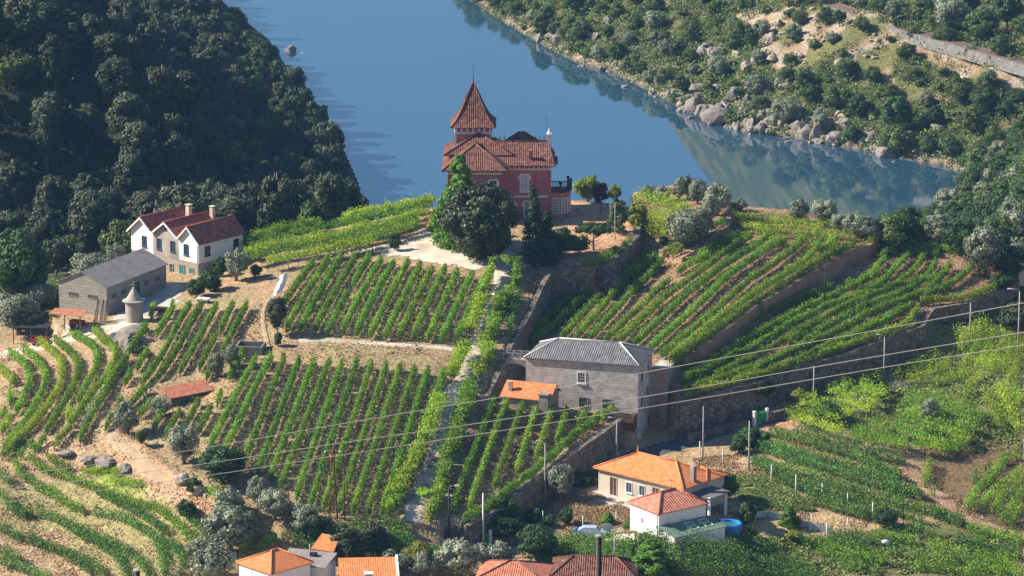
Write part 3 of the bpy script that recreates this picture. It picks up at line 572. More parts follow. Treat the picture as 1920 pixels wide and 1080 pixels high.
# ------------------------------------------------------------------ retaining walls
def rwall(pxl,m,label,name='retaining_wall',h=.3,thick=.8,foot=1.6,mat='rubble',fixed=None,side=1,group=None,minh=0.8,coping=True):
    pts=topoly(m,pxl); L,ln=resample(pts,1.0)
    T=np.gradient(L,axis=0); T/=np.linalg.norm(T,axis=1,keepdims=True); Nx=-T[:,1];Ny=T[:,0]
    zt=tps_eval(m,L[:,0],L[:,1]) if fixed is None else Zf(L[:,0],L[:,1])
    s=side; ox=L[:,0]+Nx*s*thick*.75; oy=L[:,1]+Ny*s*thick*.75; ix=L[:,0]-Nx*s*thick*.25; iy=L[:,1]-Ny*s*thick*.25
    zb=np.minimum(Zf(L[:,0]+Nx*s*1.6,L[:,1]+Ny*s*1.6),zt-minh)-.6
    jit=(vnoise(L[:,0]*1.,L[:,1],2.,4)-.5)*.22
    o0=np.array([L[0,0],L[0,1],zb[0]]); V=[];S=np.linspace(0,ln,len(L)); UV=[]
    for i in range(len(L)):
        z=zt[i]+h+jit[i]
        V+=[(ox[i]+Nx[i]*s*.25,oy[i]+Ny[i]*s*.25,zb[i]),(ox[i],oy[i],z),(ix[i],iy[i],z),(ix[i],iy[i],zb[i])]
    V=np.array(V)-o0; Q=[];U=[]
    def uvq(i,a,b):
        return [(S[i],V[4*i+a][2] if a!=2 else V[4*i+1][2]+.8),(S[i+1],V[4*i+4+a][2] if a!=2 else V[4*i+5][2]+.8),(S[i+1],V[4*i+4+b][2] if b!=2 else V[4*i+5][2]+.8),(S[i],V[4*i+b][2] if b!=2 else V[4*i+1][2]+.8)]
    for i in range(len(L)-1):
        for a,b in ((0,1),(1,2),(2,3)): Q.append((4*i+a,4*i+4+a,4*i+4+b,4*i+b)); U+=uvq(i,a,b)
    me=bpy.data.meshes.new(name); k=len(L)-1; Q+= [(0,1,2,3),(4*k+3,4*k+2,4*k+1,4*k)]; U+=[(0,0),(0,2),(.8,2),(.8,0)]*2
    me.from_pydata([tuple(v) for v in V],[],Q); uvl=me.uv_layers.new(name='uv'); uvl.data.foreach_set('uv',np.array(U,np.float32).ravel())
    o=link(name,me,MT[mat],None,tuple(o0)); return tag(o,label,'wall',group)
rwall(lane_wall,mW,'rubble retaining wall dropping beside the leafy lane above the grey house',side=1)
rwall(low_wall,mW,'rubble retaining wall below the small lower vineyard, running down to the lane gate',side=1)
rwall(terr_wall,mW,'shaded retaining wall in front of the mansion terrace, left of the stone stairs',side=-1)
rwall(terr_wall2,mW,'curved retaining wall round the right side of the mansion terrace',side=-1)
rwall(olive_wall,mO,'reddish curved retaining wall under the olive trees right of the mansion',side=1,mat='bank',h=.1)
rwall(mid_wall,mF,'curved bank wall between the upper and the lower right vineyards',side=1,h=.05,minh=.5,mat='bank')
rwall(big_wall,mG,'tallest long retaining wall holding up the lower right vineyard above the road',side=1,h=.35)
rwall(ruin_wall,mW,'crumbling pale stone wall beside the dirt track at lower left',side=-1,h=.1,mat='rubblep')
# ------------------------------------------------------------------ buildings
def place(name,fr,deg,back,z,**k):
    """origin at the front left corner: fr is the front right corner, back the front length"""
    a=R(deg); return empty(name,(fr[0]-math.cos(a)*back,fr[1]-math.sin(a)*back,z),a,**k)
def panel(par,face,dim,s,z,w,h,name='window',fm='frame',pm='glass',nx=2,nz=3,label=None,ft=.10,sill=True,pane='pane',proud=.05,bar=.045,reveal=0):
    """frame with bars and pane on a wall face. face: F front y=0, R x=W, L x=0, B y=D"""
    W,D=dim
    def bx(m,a0,a1,d0,d1,z0,z1):
        if face=='F': m.box(a0,a1,-d1,-d0,z0,z1)
        elif face=='B': m.box(a0,a1,D+d0,D+d1,z0,z1)
        elif face=='R': m.box(W+d0,W+d1,a0,a1,z0,z1)
        else: m.box(-d1,-d0,a0,a1,z0,z1)
    m=MB(); x0,x1=s-w/2,s+w/2
    bx(m,x0-ft,x0,-.02,proud+.03,z-ft,z+h+ft); bx(m,x1,x1+ft,-.02,proud+.03,z-ft,z+h+ft); bx(m,x0,x1,-.02,proud+.03,z+h,z+h+ft); bx(m,x0,x1,-.02,proud+.03,z-ft,z)
    for i in range(1,nx): c=x0+w*i/nx; bx(m,c-bar/2,c+bar/2,-.02,proud+.005,z,z+h)
    for i in range(1,nz): c=z+h*i/nz; bx(m,x0,x1,-.02,proud,c-bar/2,c+bar/2)
    if sill: bx(m,x0-ft-.08,x1+ft+.08,-.02,proud+.14,z-ft-.1,z-ft)
    o=m.build(name,fm,par,label)
    p=MB(); bx(p,x0,x1,-.03,.02,z,z+h); p.build(pane,pm,o); return o
def hip(m,x0,x1,y0,y1,z,rise,ov=.5,t=.14,axis='x',inset=None):
    x0-=ov;x1+=ov;y0-=ov;y1+=ov
    if axis=='x':
        i=inset if inset is not None else (y1-y0)/2; c=(y0+y1)/2; a=(x0+i,c,z+rise);b=(x1-i,c,z+rise)
        m.slab([(x0,y0,z),(x1,y0,z),b,a],t); m.slab([(x1,y1,z),(x0,y1,z),a,b],t); m.slab([(x0,y1,z),(x0,y0,z),a],t); m.slab([(x1,y0,z),(x1,y1,z),b],t)
        hips=[((x0,y0,z),a),((x0,y1,z),a),((x1,y0,z),b),((x1,y1,z),b),(a,b)]
    else:
        i=inset if inset is not None else (x1-x0)/2; c=(x0+x1)/2; a=(c,y0+i,z+rise);b=(c,y1-i,z+rise)
        m.slab([(x0,y0,z),(x1,y0,z),a],t); m.slab([(x1,y1,z),(x0,y1,z),b],t); m.slab([(x0,y1,z),(x0,y0,z),a,b],t); m.slab([(x1,y0,z),(x1,y1,z),b,a],t)
        hips=[((x0,y0,z),a),((x1,y0,z),a),((x0,y1,z),b),((x1,y1,z),b),(a,b)]
    return hips
def ridges(hs,par,mat,r=.11,name='ridge_tiles'):
    m=MB()
    for a,b in hs:
        if np.linalg.norm(np.array(a)-np.array(b))>.1: m.tube([(a[0],a[1],a[2]+.03),(b[0],b[1],b[2]+.03)],r,6)
    return m.build(name,mat,par)
def chimney(par,x,y,z0,z1,w=.6,mat='plaster',cap=True,d=None):
    d=d or w; m=MB(); m.box(x-w/2,x+w/2,y-d/2,y+d/2,z0,z1); o=m.build('chimney',mat,par)
    if cap:
        c=MB(); c.box(x-w/2-.12,x+w/2+.12,y-d/2-.12,y+d/2+.12,z1+.22,z1+.32)
        for i in (-1,1):
            for j in (-1,1): c.box(x+i*w*.4-.06,x+i*w*.4+.06,y+j*d*.4-.06,y+j*d*.4+.06,z1,z1+.22)
        c.build('chimney_cap',mat,o)
    return o
# --- farmhouse with three gables
e=place('farmhouse',(-49,608.4),-40.5,15.1,49.9,label='white and grey farmhouse with three side by side red gables, left of the vineyards',cat='house')
D=9.9; gb=[(0,4.95,'plaster'),(4.95,10.7,'render'),(10.7,15.1,'plaster')]; zb=2.3; ze=5.75; rise=2.1
m=MB(); m.box(.02,15.08,.03,D-.03,-1.6,zb); m.build('stone_base','plinth',e)
roofm=MB(); hs=[]; barge=MB()
for i,(a,b,mt) in enumerate(gb):
    c=(a+b)/2; w=MB()
    w.add([(a,0,zb),(b,0,zb),(b,0,ze),(c,0,ze+rise),(a,0,ze),(a,D,zb),(b,D,zb),(b,D,ze),(c,D,ze+rise),(a,D,ze)],[(0,1,2,3,4),(9,8,7,6,5),(1,6,7,2),(0,4,9,5),(0,5,6,1)])
    w.build('wall',mt,e,label='upper wall in bare grey cement under the middle gable' if i==1 else None)
    k=rise/((b-a)/2); L0=a-(.55 if i==0 else 0); R0=b+(.4 if i==2 else 0); zl=ze+rise-k*(c-L0)+.12; zr=ze+rise-k*(R0-c)+.12; zt_=ze+rise+.12; y0=-.45; y1=D+.35
    roofm.slab([(L0,y0,zl),(c,y0,zt_),(c,y1,zt_),(L0,y1,zl)],.13); roofm.slab([(c,y0,zt_),(R0,y0,zr),(R0,y1,zr),(c,y1,zt_)],.13)
    hs.append(((c,y0,zt_),(c,y1,zt_)))
    for (p,q) in (((L0,zl),(c,zt_)),((c,zt_),(R0,zr))):
        barge.add([(p[0],y0-.04,p[1]-.3),(q[0],y0-.04,q[1]-.3),(q[0],y0-.04,q[1]+.06),(p[0],y0-.04,p[1]+.06),(p[0],y0+.14,p[1]-.3),(q[0],y0+.14,q[1]-.3),(q[0],y0+.14,q[1]+.06),(p[0],y0+.14,p[1]+.06)],[(0,1,2,3),(7,6,5,4),(3,2,6,7),(0,4,5,1),(0,3,7,4),(1,5,6,2)])
rf=roofm.build('roof','tile_red',e); ridges(hs,rf,'tile_red',.13); barge.build('bargeboard','trim',e)
chimney(rf,4.4,8.6,6.0,8.5,.72,'cream'); chimney(rf,8.9,9.4,7.0,8.75,.62,'cream')
dim=(15.1,D)
for s,z in ((3.0,3.3),(6.3,3.4),(9.35,3.45),(12.35,3.4)): panel(e,'F',dim,s,z,.85,1.55,fm='frameb',pm='glass',ft=.09)
panel(e,'F',dim,8.95,-.0,.65,1.3,nx=1,nz=2,fm='plinth'); panel(e,'F',dim,11.3,-1.0,1.0,2.5,name='door',pm='door',fm='plinth',nx=1,nz=1,sill=False,pane='leaf'); panel(e,'F',dim,13.4,.5,.85,.8,nx=2,nz=1,fm='plinth',pm='door')
m=MB(); m.tube([(7.8,.05,6.75),(7.8,-.07,6.75)],.36,14); o=m.build('round_window','trim',e); m=MB(); m.tube([(7.8,0,6.75),(7.8,-.10,6.75)],.27,14); m.build('pane','glass',o)
for s in (1.9,8.3): panel(e,'R',dim,s,3.35,.95,1.35,fm='iron',nx=3,nz=3)
# --- long stone shed
e=place('stone_shed',(-61.5,588.7),-27.6,8.7,48.98,label='long granite shed with weathered grey sheet roof beside the farmhouse',cat='shed')
W=8.7;D=16.8; ze=4.4; rise=1.9; m=MB()
m.add([(0,0,-1.5),(W,0,-1.5),(W,0,ze),(W/2,0,ze+rise),(0,0,ze),(0,D,-1.5),(W,D,-1.5),(W,D,ze),(W/2,D,ze+rise),(0,D,ze)],[(0,1,2,3,4),(9,8,7,6,5),(1,6,7,2),(0,4,9,5),(0,5,6,1)]); m.build('wall','ashlar',e)
m=MB(); k=rise/(W/2); m.slab([(-.3,-.25,ze-.3*k+.1),(W/2,-.25,ze+rise+.1),(W/2,D+.25,ze+rise+.1),(-.3,D+.25,ze-.3*k+.1)],.1); m.slab([(W/2,-.25,ze+rise+.1),(W+.3,-.25,ze-.3*k+.1),(W+.3,D+.25,ze-.3*k+.1),(W/2,D+.25,ze+rise+.1)],.1); rf=m.build('roof','shedroof',e)
for s in (2.6,6.1): panel(e,'F',(W,D),s,2.35,1.5,.48,nx=6,nz=1,fm='ashlar',ft=.07,sill=False)
for s in (1.9,4.6,11.0,14.2): panel(e,'R',(W,D),s,2.3,1.25,.7,nx=3,nz=2,fm='ashlar',ft=.06,sill=False)
panel(e,'R',(W,D),8.0,-.2,2.3,3.5,name='door',pm='doorg',fm='ashlar',nx=1,nz=1,sill=False,pane='leaf')
# --- round stone tower with conical cap
p=G(252,603); e=empty('round_tower',p,0,label='round whitewashed stone tower with conical cap and cross, standing on a rock',cat='tower')
MB().lathe([(1.34,-1.),(1.30,3.1)],k=28).build('wall','render',e); rf=MB().lathe([(1.5,3.1),(1.75,3.2),(1.75,3.32),(1.3,3.42),(.95,3.9),(.6,4.5),(.22,5.1),(.16,5.2)],k=28).build('roof','render',e)
m=MB(); m.lathe([(.2,5.15),(.24,5.25),(.08,5.4),(.07,6.2)],k=8); m.box(-.5,.5,-.06,.06,5.6,5.73); m.build('cross','render',rf)
# --- grey stone house
e=place('stone_house',(18.1,553.9),-15.5,16.7,43.46,label='large plain grey stone house with grey hipped roof in the middle of the vineyards',cat='house')
W=16.7;D=8.6
m=MB(); m.box(0,W,0,D,-7.5,7.0); m.build('wall',stone('patched_render',(.36,.335,.30),(.48,.455,.42),(.62,.60,.56),1.1,.45,(.24,.22,.195),stain=(.74,.715,.68)),e)
m=MB(); hs=hip(m,0,W,0,D,7.05,2.0,.28,.12,'x',4.1); rf=m.build('roof','asbestos',e); ridges(hs,rf,'trim',.10,'ridge_cap')
panel(e,'F',(W,D),8.3,3.9,.95,1.35,nx=3,nz=3,fm='trim',pm='glass',ft=.22); 
for s in (8.6,12.1): panel(e,'F',(W,D),s,.2,1.1,1.35,nx=4,nz=2,fm='ashlar',pm='glass',ft=.16)
for s,z in ((2.2,4.0),(6.2,4.3),(2.2,.4),(5.8,.9)): panel(e,'R',(W,D),s,z,.9,1.4,nx=1,nz=2,fm='ashlar',pm='glass',ft=.08,sill=False)
panel(e,'R',(W,D),6.6,-5.0,.95,2.7,name='door',fm='ashlar',pm='doorb',nx=1,nz=1,sill=False,pane='leaf')
m=MB(); m.box(W+.02,W+2.6,D-1.0,D+7.2,-7.5,4.5); a_=m.build('side_block','ashlar',e); m=MB(); m.box(W+.3,W+2.5,D-.6,D+7,4.5,4.54); m.build('terrace_floor','concyard',a_)
m=MB(); 
for i in range(7): m.tube([(W+2.5,D-.8+i*1.3,4.5),(W+2.5,D-.8+i*1.3,5.5)],.03,4)
m.tube([(W+2.5,D-.8,5.5),(W+2.5,D+7,5.5)],.03,4); m.build('railing','iron',a_)
panel(a_,'R',(W+2.6,D),9.5,1.4,.8,1.3,fm='ashlar',nx=2,nz=2,sill=False)
# front parapet strip and brick infill
m=MB(); m.box(11.2,16.6,-2.1,-1.85,-1.0,.35); m.build('low_parapet','rubble',e); m=MB(); m.box(15.6,16.6,-1.84,-.01,-2.4,-.1); m.build('brick_infill','rust',e)
# --- orange annex
e=place('tiled_annex',(5.2,551.2),-20.6,7.0,43.3,label='low annex with bright orange roof and chimney at the foot of the grey house',cat='shed')
W=7.0;D=4.4; m=MB(); m.add([(0,0,-1),(W,0,-1),(W,0,2.8),(0,0,2.8),(0,D,-1),(W,D,-1),(W,D,3.0),(0,D,3.0),(W,D*.6,4.3),(0,D*.6,4.3)],[(0,1,2,3),(1,5,6,8,2),(0,3,9,7,4),(4,7,6,5),(0,4,5,1)]); m.build('wall','ashlar',e)
m=MB(); m.slab([(-.3,-.35,2.72),(W-1.1,-.35,2.72),(W-1.1,0,2.9),(W+.3,0,2.9),(W+.3,D*.6,4.42),(-.3,D*.6,4.42)],.12) if False else m.slab([(-.3,-.35,2.72),(W+.3,-.35,2.72),(W+.3,D*.6,4.42),(-.3,D*.6,4.42)],.12); m.slab([(-.3,D*.6,4.42),(W+.3,D*.6,4.42),(W+.3,D+.3,2.95),(-.3,D+.3,2.95)],.12); rf=m.build('roof','tile_orange',e)
chimney(rf,.9,.9,3.2,4.7,.5,'render',False); m=MB(); m.box(W-1.3,W+.1,-.5,.5,-.6,3.5); m.box(W-1.45,W+.25,-.65,.65,3.5,3.68); m.build('oven_block','tank',e)
# --- footbridge
e=empty('footbridge',G(932,672),R(-10),label='small arched footbridge with concrete railing joining the lane to the grey house',cat='bridge')
L=5.6; m=MB(); m.box(-.6,L,-.8,.8,-.35,0); 
for i in range(9):
    a=math.pi*i/8; b=math.pi*(i+1)/8; x0=L/2-.2-2.6*math.cos(a);x1=L/2-.2-2.6*math.cos(b);z0=-2.4+1.9*math.sin(a);z1=-2.4+1.9*math.sin(b)
    if i<8: m.add([(x0,-.8,z0),(x1,-.8,z1),(x1,-.8,-.35),(x0,-.8,-.35),(x0,.8,z0),(x1,.8,z1),(x1,.8,-.35),(x0,.8,-.35)],[(0,1,2,3),(7,6,5,4),(0,4,5,1)])
m.build('deck_and_arch','render',e)
for s in (-.75,.75):
    m=MB(); n=5
    for i in range(n+1): m.box(L*i/n-.06,L*i/n+.06,s-.06,s+.06,0,1.05)
    m.box(0,L,s-.04,s+.04,.98,1.06); m.box(0,L,s-.04,s+.04,.1,.16)
    for i in range(n): a=L*i/n;b=L*(i+1)/n; m.tube([(a,s,.12),(b,s,1.0)],.035,4); m.tube([(b,s,.12),(a,s,1.0)],.035,4)
    m.build('railing','conc',e)
# --- bungalow
e=place('bungalow',(23.2,520.4),-41,14.9,38.86,label='single storey cream bungalow with bright orange hipped roof below the big wall',cat='house')
W=14.9;D=7.2; ze=3.35; m=MB(); m.box(0,W,0,D,-1.2,ze); m.box(W-4,W+.15,5.0,D+1.7,-1.2,ze-.02); m.build('wall','cream',e)
m=MB(); hs=hip(m,0,W,0,D,ze+.1,2.1,.55,.14,'x',4.6); hs2=hip(m,W-4,W+.15,5.0,D+1.7,ze+.09,.95,.5,.14,'x',2.0); rf=m.build('roof','tile_orange',e); ridges(hs+hs2,rf,'tile_orange',.12)
m=MB(); 
for a in (hs[4][0],hs[4][1]): MB().lathe([(.16,a[2]),(.12,a[2]+.35),(.03,a[2]+1.0)],(a[0],a[1]),8).build('finial','tile_orange',rf)
pass
chimney(rf,W-.3,2.6,3.5,5.9,.65,'render',False)
for s,nm in ((2.7,'d'),(5.5,'w'),(7.8,'w'),(10.2,'d'),(12.2,'w'),(13.9,'w')):
    if nm=='d': panel(e,'F',(W,D),s,-.05,1.15,2.55,name='door',fm='cream',pm='doorb',nx=2,nz=1,sill=False,pane='leaf',ft=.06)
    else: panel(e,'F',(W,D),s,.95,.95,1.35,fm='frame',pm='glass',nx=2,nz=1,ft=.1)
panel(e,'R',(W,D),3.4,1.0,1.1,1.2,fm='cream',nx=2,nz=1,ft=.06)
m=MB(); m.box(-.2,W+.2,-1.6,-.02,-1.2,-.08); m.build('front_step','concyard',e)
# --- white house
e=place('white_house',(19.5,507.9),-54.5,6.3,37.94,label='bright white house with terracotta pyramid roof near the blue pool',cat='house')
W=6.3;D=7.9; ze=4.55; m=MB(); m.box(0,W,0,D,-2.5,ze); m.build('wall','white',e)
m=MB(); hs=hip(m,0,W,0,D,ze+.06,1.75,.3,.13,'y',3.0); rf=m.build('roof','tile_terra',e); ridges(hs,rf,'tile_terra',.14)
panel(e,'F',(W,D),2.7,2.3,.26,.8,nx=1,nz=1,fm='white',ft=.05,sill=False)
for s in (1.5,4.0): panel(e,'R',(W,D),s,1.4,1.05,1.75,name='shutter',fm='white',pm='shutter',nx=1,nz=7,ft=.06,sill=False,pane='slats')
m=MB(); m.slab([(W+.02,-.1,2.85),(W+.02,D+.5,2.85),(W+3.5,D+.9,2.1),(W+3.5,-.1,2.1)],.08); g_=m.build('lean_to_roof','greenroof',e); m=MB(); m.box(W+.02,W+3.3,.1,D+.7,-2.5,2.02); m.build('lean_to_wall','white',g_)
for yy in (3.6,6.0):
    m=MB(); 
    for (a,b,c,d) in ((0,1.9,0,.07),(0,1.9,1.15,1.22),(0,.07,0,1.22),(1.83,1.9,0,1.22),(.92,.98,0,1.22)):
        q=[(W+.7+a,yy+c),(W+.7+b,yy+c),(W+.7+b,yy+d),(W+.7+a,yy+d)]; f=lambda x:2.85-(x-W)*.75/3.5+.05
        m.add([(x,y,f(x)) for x,y in q]+[(x,y,f(x)+.06) for x,y in q],[(3,2,1,0),(4,5,6,7),(0,1,5,4),(1,2,6,5),(2,3,7,6),(3,0,4,7)])
    m.build('skylight_frame','white',g_)
# barbecue chimney
b_=empty('barbecue',tuple(at(1346,1005,38.2)),R(-54),label='white barbecue chimney with clay pots on top, beside the blue pool',cat='barbecue'); MB().box(-.55,.55,-.55,.55,-1,2.0).build('flue','white',b_); MB().box(-.68,.68,-.68,.68,2.0,2.12).build('cap','trim',b_)
m=MB(); 
for i in (-.35,0,.35): m.lathe([(.12,2.12),(.16,2.3),(.1,2.4)],(i,0),8)
m.build('clay_pot','redtr',b_)
# carport
e=empty('carport',tuple(at(1295,965,38.0)),R(-38),label='open carport with flat grey sheet roof behind the white house',cat='carport'); 
m=MB(); m.slab([(-2.4,0,3.15),(3.6,-.6,3.0),(3.9,3.8,3.15),(-2.1,4.6,3.3)],.1); m.build('roof','asbestos',e)
for x,y in ((-2,.4),(3.2,-.2),(3.4,3.4),(-1.8,4.1)): MB().box(x-.16,x+.16,y-.16,y+.16,-1,3.05).build('pillar','white',e)
# pool
c=at(1366,978,38.75); e=empty('paddling_pool',(c[0],c[1],37.75),0,label='round inflatable blue pool beside the white house',cat='pool'); e['label']='round inflatable bright blue pool beside the white house'
e.scale=(.85,.85,.85); m=MB(); m.lathe([(2.05,-.6),(2.1,0),(2.12,.7),(2.08,.98),(1.95,1.02),(1.82,.95),(1.8,.55)],k=36); m.build('wall','pool',e); MB().lathe([(1.78,.5),(1.78,.62)],k=36).build('water','poolw',e)
# --- bottom left house and neighbours
e=place('village_house',(-31.0,491.1),-46,6.4,35.2,label='white house with orange pyramid roof at the bottom left edge',cat='house')
W=6.4;D=6.6; m=MB(); m.box(0,W,0,D,-3,4.45); m.build('wall','white',e); m=MB(); hs=hip(m,0,W,0,D,4.5,1.7,.35,.13,'y',3.1); rf=m.build('roof','tile_orange',e); ridges(hs,rf,'tile_orange',.13); panel(e,'F',(W,D),3.3,1.9,.7,1.4,name='shutter',fm='white',pm='shutter',nx=1,nz=5,ft=.05,pane='slats')
e=empty('grey_lean_to',tuple(at(590,1082,36.5)),R(-20),label='grey roofed outhouse with an orange tiled end, beside the bottom left house',cat='shed'); 
m=MB(); m.slab([(-4.2,-2.5,2.3),(2.6,-2.5,2.3),(2.6,1.6,3.1),(-4.2,1.6,3.1)],.12); m.build('roof','shedroof',e); MB().box(-4,2.4,-2.3,1.4,-2,2.25).build('wall','white',e); m=MB(); m.slab([(-1.2,1.7,3.3),(2.0,1.7,3.2),(1.6,5.0,4.3),(-1.0,5.0,4.4)],.12); m.build('tiled_end','tile_orange',e)
for x,y in ((-.2,.2),): MB().box(x-.45,x+.45,y-.3,y+.3,2.7,3.3).build('roof_vent','iron',e)
e=place('village_house',(-14.7,492.0),4,7.4,35.6,label='pale house with orange roof and square chimney half hidden behind a tree at the bottom',cat='house')
W=7.4;D=6; m=MB(); m.add([(0,0,-3),(W,0,-3),(W,0,2.6),(0,0,2.6),(0,D,-3),(W,D,-3),(W,D,3.9),(0,D,3.9)],[(0,1,2,3),(7,6,5,4),(1,5,6,2),(0,3,7,4),(0,4,5,1)]); m.build('wall','render',e)
m=MB(); m.slab([(-.2,-.35,2.62),(W-.1,-.35,2.62),(W-.1,D+.2,4.05),(-.2,D+.2,4.05)],.12); rf=m.build('roof','tile_orange',e); m=MB(); m.slab([(W-.1,-.35,2.95),(W+.2,-.35,2.95),(W+.2,D+.2,4.35),(W-.1,D+.2,4.35)],.5); m.build('parapet','trim',rf); chimney(rf,3.6,-.3,0,3.9,1.0,'render',False); m=MB(); m.box(3.0,4.2,-.9,.3,3.9,4.05); m.build('chimney_slab','trim',rf)
m=MB(); 
e=empty('old_house',tuple(at(965,1118,34.9)),R(-8),label='old house with patchy red orange roof at the bottom edge left of the brown roof',cat='house'); m=MB(); m.box(-4.5,4.2,-3,4.2,-3,3.2); m.build('wall','plinth',e); m=MB(); hs=hip(m,-4.5,4.2,-3,4.2,3.2,1.5,.35,.14,'x',4.3); rf=m.build('roof','tile_patch',e); ridges(hs,rf,'tile_old')
e=empty('old_house',tuple(at(1105,1112,34.8)),R(-4),label='old house with weathered brown tiled roof at the bottom edge beside the dark post',cat='house'); m=MB(); m.box(-4.7,6,-3,4.2,-3,3.2); m.build('wall','plinth',e); m=MB(); hs=hip(m,-4.7,6,-3,4.2,3.2,1.7,.35,.14,'x',3.0); rf=m.build('roof','tile_old',e); ridges(hs,rf,'tile_old')
e=empty('small_house',tuple(at(1925,520,47.6)),R(30),label='small red roofed house at the right edge beyond the terrace end',cat='house'); m=MB(); m.box(-3.5,4,-2.5,3,-2,2.2); m.build('wall','cream',e); m=MB(); hs=hip(m,-3.5,4,-2.5,3,2.2,1.5,.4,.14,'x',2.8); rf=m.build('roof','tile_terra',e); chimney(rf,-1.2,-1,2.6,3.5,.5,'trim',False)
# low ruined roof
p=G(352,745); e=empty('low_tiled_shelter',(p[0],p[1],p[2]),R(38),label='low shelter with old red tiled roof among the left vine rows',cat='shelter'); m=MB(); m.box(-3.6,3.4,-1.1,1.1,-1,.75); m.build('wall','rubble',e); m=MB(); m.slab([(-3.8,-1.5,.8),(3.6,-1.5,.8),(3.6,1.4,1.7),(-3.8,1.4,1.7)],.12); m.build('roof','tile_patch',e)
# water tank
p=G(470,662); e=empty('water_tank',p,R(-8),label='open rectangular cement water tank between the left vine plots',cat='tank'); m=MB(); t=.22; a,b=2.0,1.7; h=1.25
for q in ((-a,a,-b,-b+t),(-a,a,b-t,b),(-a,-a+t,-b+t,b-t),(a-t,a,-b+t,b-t)): m.box(*q,-.8,h)
m.build('wall','tank',e); MB().box(-a+t,a-t,-b+t,b-t,.6,.7).build('water','murky',e)
# lean to with red things left of shed
p=G(125,612); e=empty('lean_to',p,R(-20),label='low rusty lean-to roof on posts at the left end of the granite shed',cat='shelter'); m=MB(); m.slab([(-2.2,-1.6,1.9),(3.4,-1.6,2.0),(3.2,.8,2.3),(-2.2,.8,2.2)],.08); m.build('roof','tile_patch',e)
for x in (-2,0.4,3): MB().box(x-.07,x+.07,-1.5,-1.36,-.6,1.9).build('post','wood',e)
p=G(45,640); e=empty('lean_to',p,R(-12),label='dark tarpaulin shelter on posts behind the farm track at far left',cat='shelter'); m=MB(); m.slab([(-1.5,-1.2,2.3),(4.2,-1.2,2.5),(4.2,1.8,2.9),(-1.5,1.8,2.7)],.08); m.build('roof','iron',e)
for x in (-1.3,1.5,4): MB().box(x-.07,x+.07,-1.1,-.96,-.6,2.3).build('post','wood',e)
def trailer(px,py,rz,label,s=1):
    p=G(px,py); e=empty('farm_trailer',p,R(rz),label=label,cat='trailer'); m=MB(); L_,w_=2.6*s,1.5*s
    m.box(-L_/2,L_/2,-w_/2,w_/2,.55,.68)
    for q in ((-L_/2,L_/2,-w_/2,-w_/2+.06),(-L_/2,L_/2,w_/2-.06,w_/2),(-L_/2,-L_/2+.06,-w_/2+.06,w_/2-.06),(L_/2-.06,L_/2,-w_/2+.06,w_/2-.06)): m.box(*q,.68,1.15)
    m.build('box','redtr',e); MB().tube([(L_/2,0,.6),(L_/2+1.2,0,.35)],.05,6).build('drawbar','iron',e)
    for x in (-.6*s,.6*s):
        for y in (-w_/2-.06,w_/2+.06): MB().tube([(x,y-.09,.33),(x,y+.09,.33)],.33,14).build('wheel','iron',e)
trailer(75,647,-15,'faded red farm trailer under the dark shelter at far left')
trailer(145,622,-20,'red farm trailer under the rusty lean-to roof by the granite shed',.8)
# leaning pallets / boards by the shed
for i,(px,dx) in enumerate(((182,0),(192,.0),(199,.0))):
    p=G(px,603); e=empty('leaning_board',p,R(-27),label=('left','middle','right')[i]+' one of three tall grey boards leaning against the granite shed corner',cat='board',group='boards leaning on the shed'); m=MB(); 
    m.add([(-.35+i*.08,-.5,-.1),(.3,-.45,-.1),(.16-i*.1,.55,3.1),(-.12,.5,3.3),(-.35+i*.08,-.42,-.1),(.3,-.37,-.1),(.16-i*.1,.63,3.1),(-.12,.58,3.3)],[(0,1,2,3),(7,6,5,4),(0,4,5,1),(1,5,6,2),(2,6,7,3),(3,7,4,0)]); m.build('board','wood',e)
# --- pink mansion
mx,my,mz=-1.0,626.0,54.5
e=empty('mansion',(-10.6,626.6,mz),R(0),label='pink mansion with red tiled roofs and pointed corner tower above the river',cat='mansion')
# local frame: x right, y back; main block behind, left wing in front
def wallbox(x0,x1,y0,y1,z0,z1,nm='wall',mat='pink'): return MB().box(x0,x1,y0,y1,z0,z1).build(nm,mat,e)
wallbox(.4,9.0,0.,9.0,-1,8.75); wallbox(9.02,16.8,3.2,11.5,-1,8.75)
def trimband(x0,x1,y,z0,z1,d=.07): return MB().box(x0,x1,y-d,y,z0,z1)
tb=MB(); tb.box(.33,9.07,-.07,.0,8.05,8.3); tb.box(9.02,16.87,3.13,3.2,8.05,8.3); tb.box(9.02,16.87,3.13,3.2,3.55,3.85); tb.box(.33,9.07,-.07,0,3.55,3.85); tb.box(16.8,16.87,3.2,11.5,8.05,8.3); tb.box(.33,.4,0,9,8.05,8.3)
tb.build('string_course','trim',e)
for q in ((.30,.75,-.09,0),(8.65,9.1,-.09,0),(14.2,14.6,3.1,3.2),(16.45,16.9,3.1,3.2)): MB().box(*q,-1,8.04).build('pilaster','redtrim',e)
mc=MB()
for i in range(11):
    x=.9+i*.75
    if x<8.8: mc.box(x,x+.3,-.35,0,8.32,8.7)
for i in range(10):
    x=9.3+i*.78; mc.box(x,x+.3,2.85,3.2,8.32,8.7)
mc.build('cornice_bracket','trim',e)
rf=MB(); hs=[]
hs+=hip(rf,.4,9.0,0,9.4,8.85,3.3,1.1,.16,'y',5.3)
hs+=hip(rf,4.0,16.8,3.2,11.5,8.9,3.0,.75,.16,'x',1.2)
hs+=hip(rf,.3,10.2,5.0,11.2,10.3,2.75,.7,.16,'x',5.55)
hs+=hip(rf,9.2,15.2,9.2,13.4,10.2,2.4,.4,.16,'x',2.9)
rf=rf.build('roof','tile_old',e); ridges(hs,rf,'tile_old',.13)
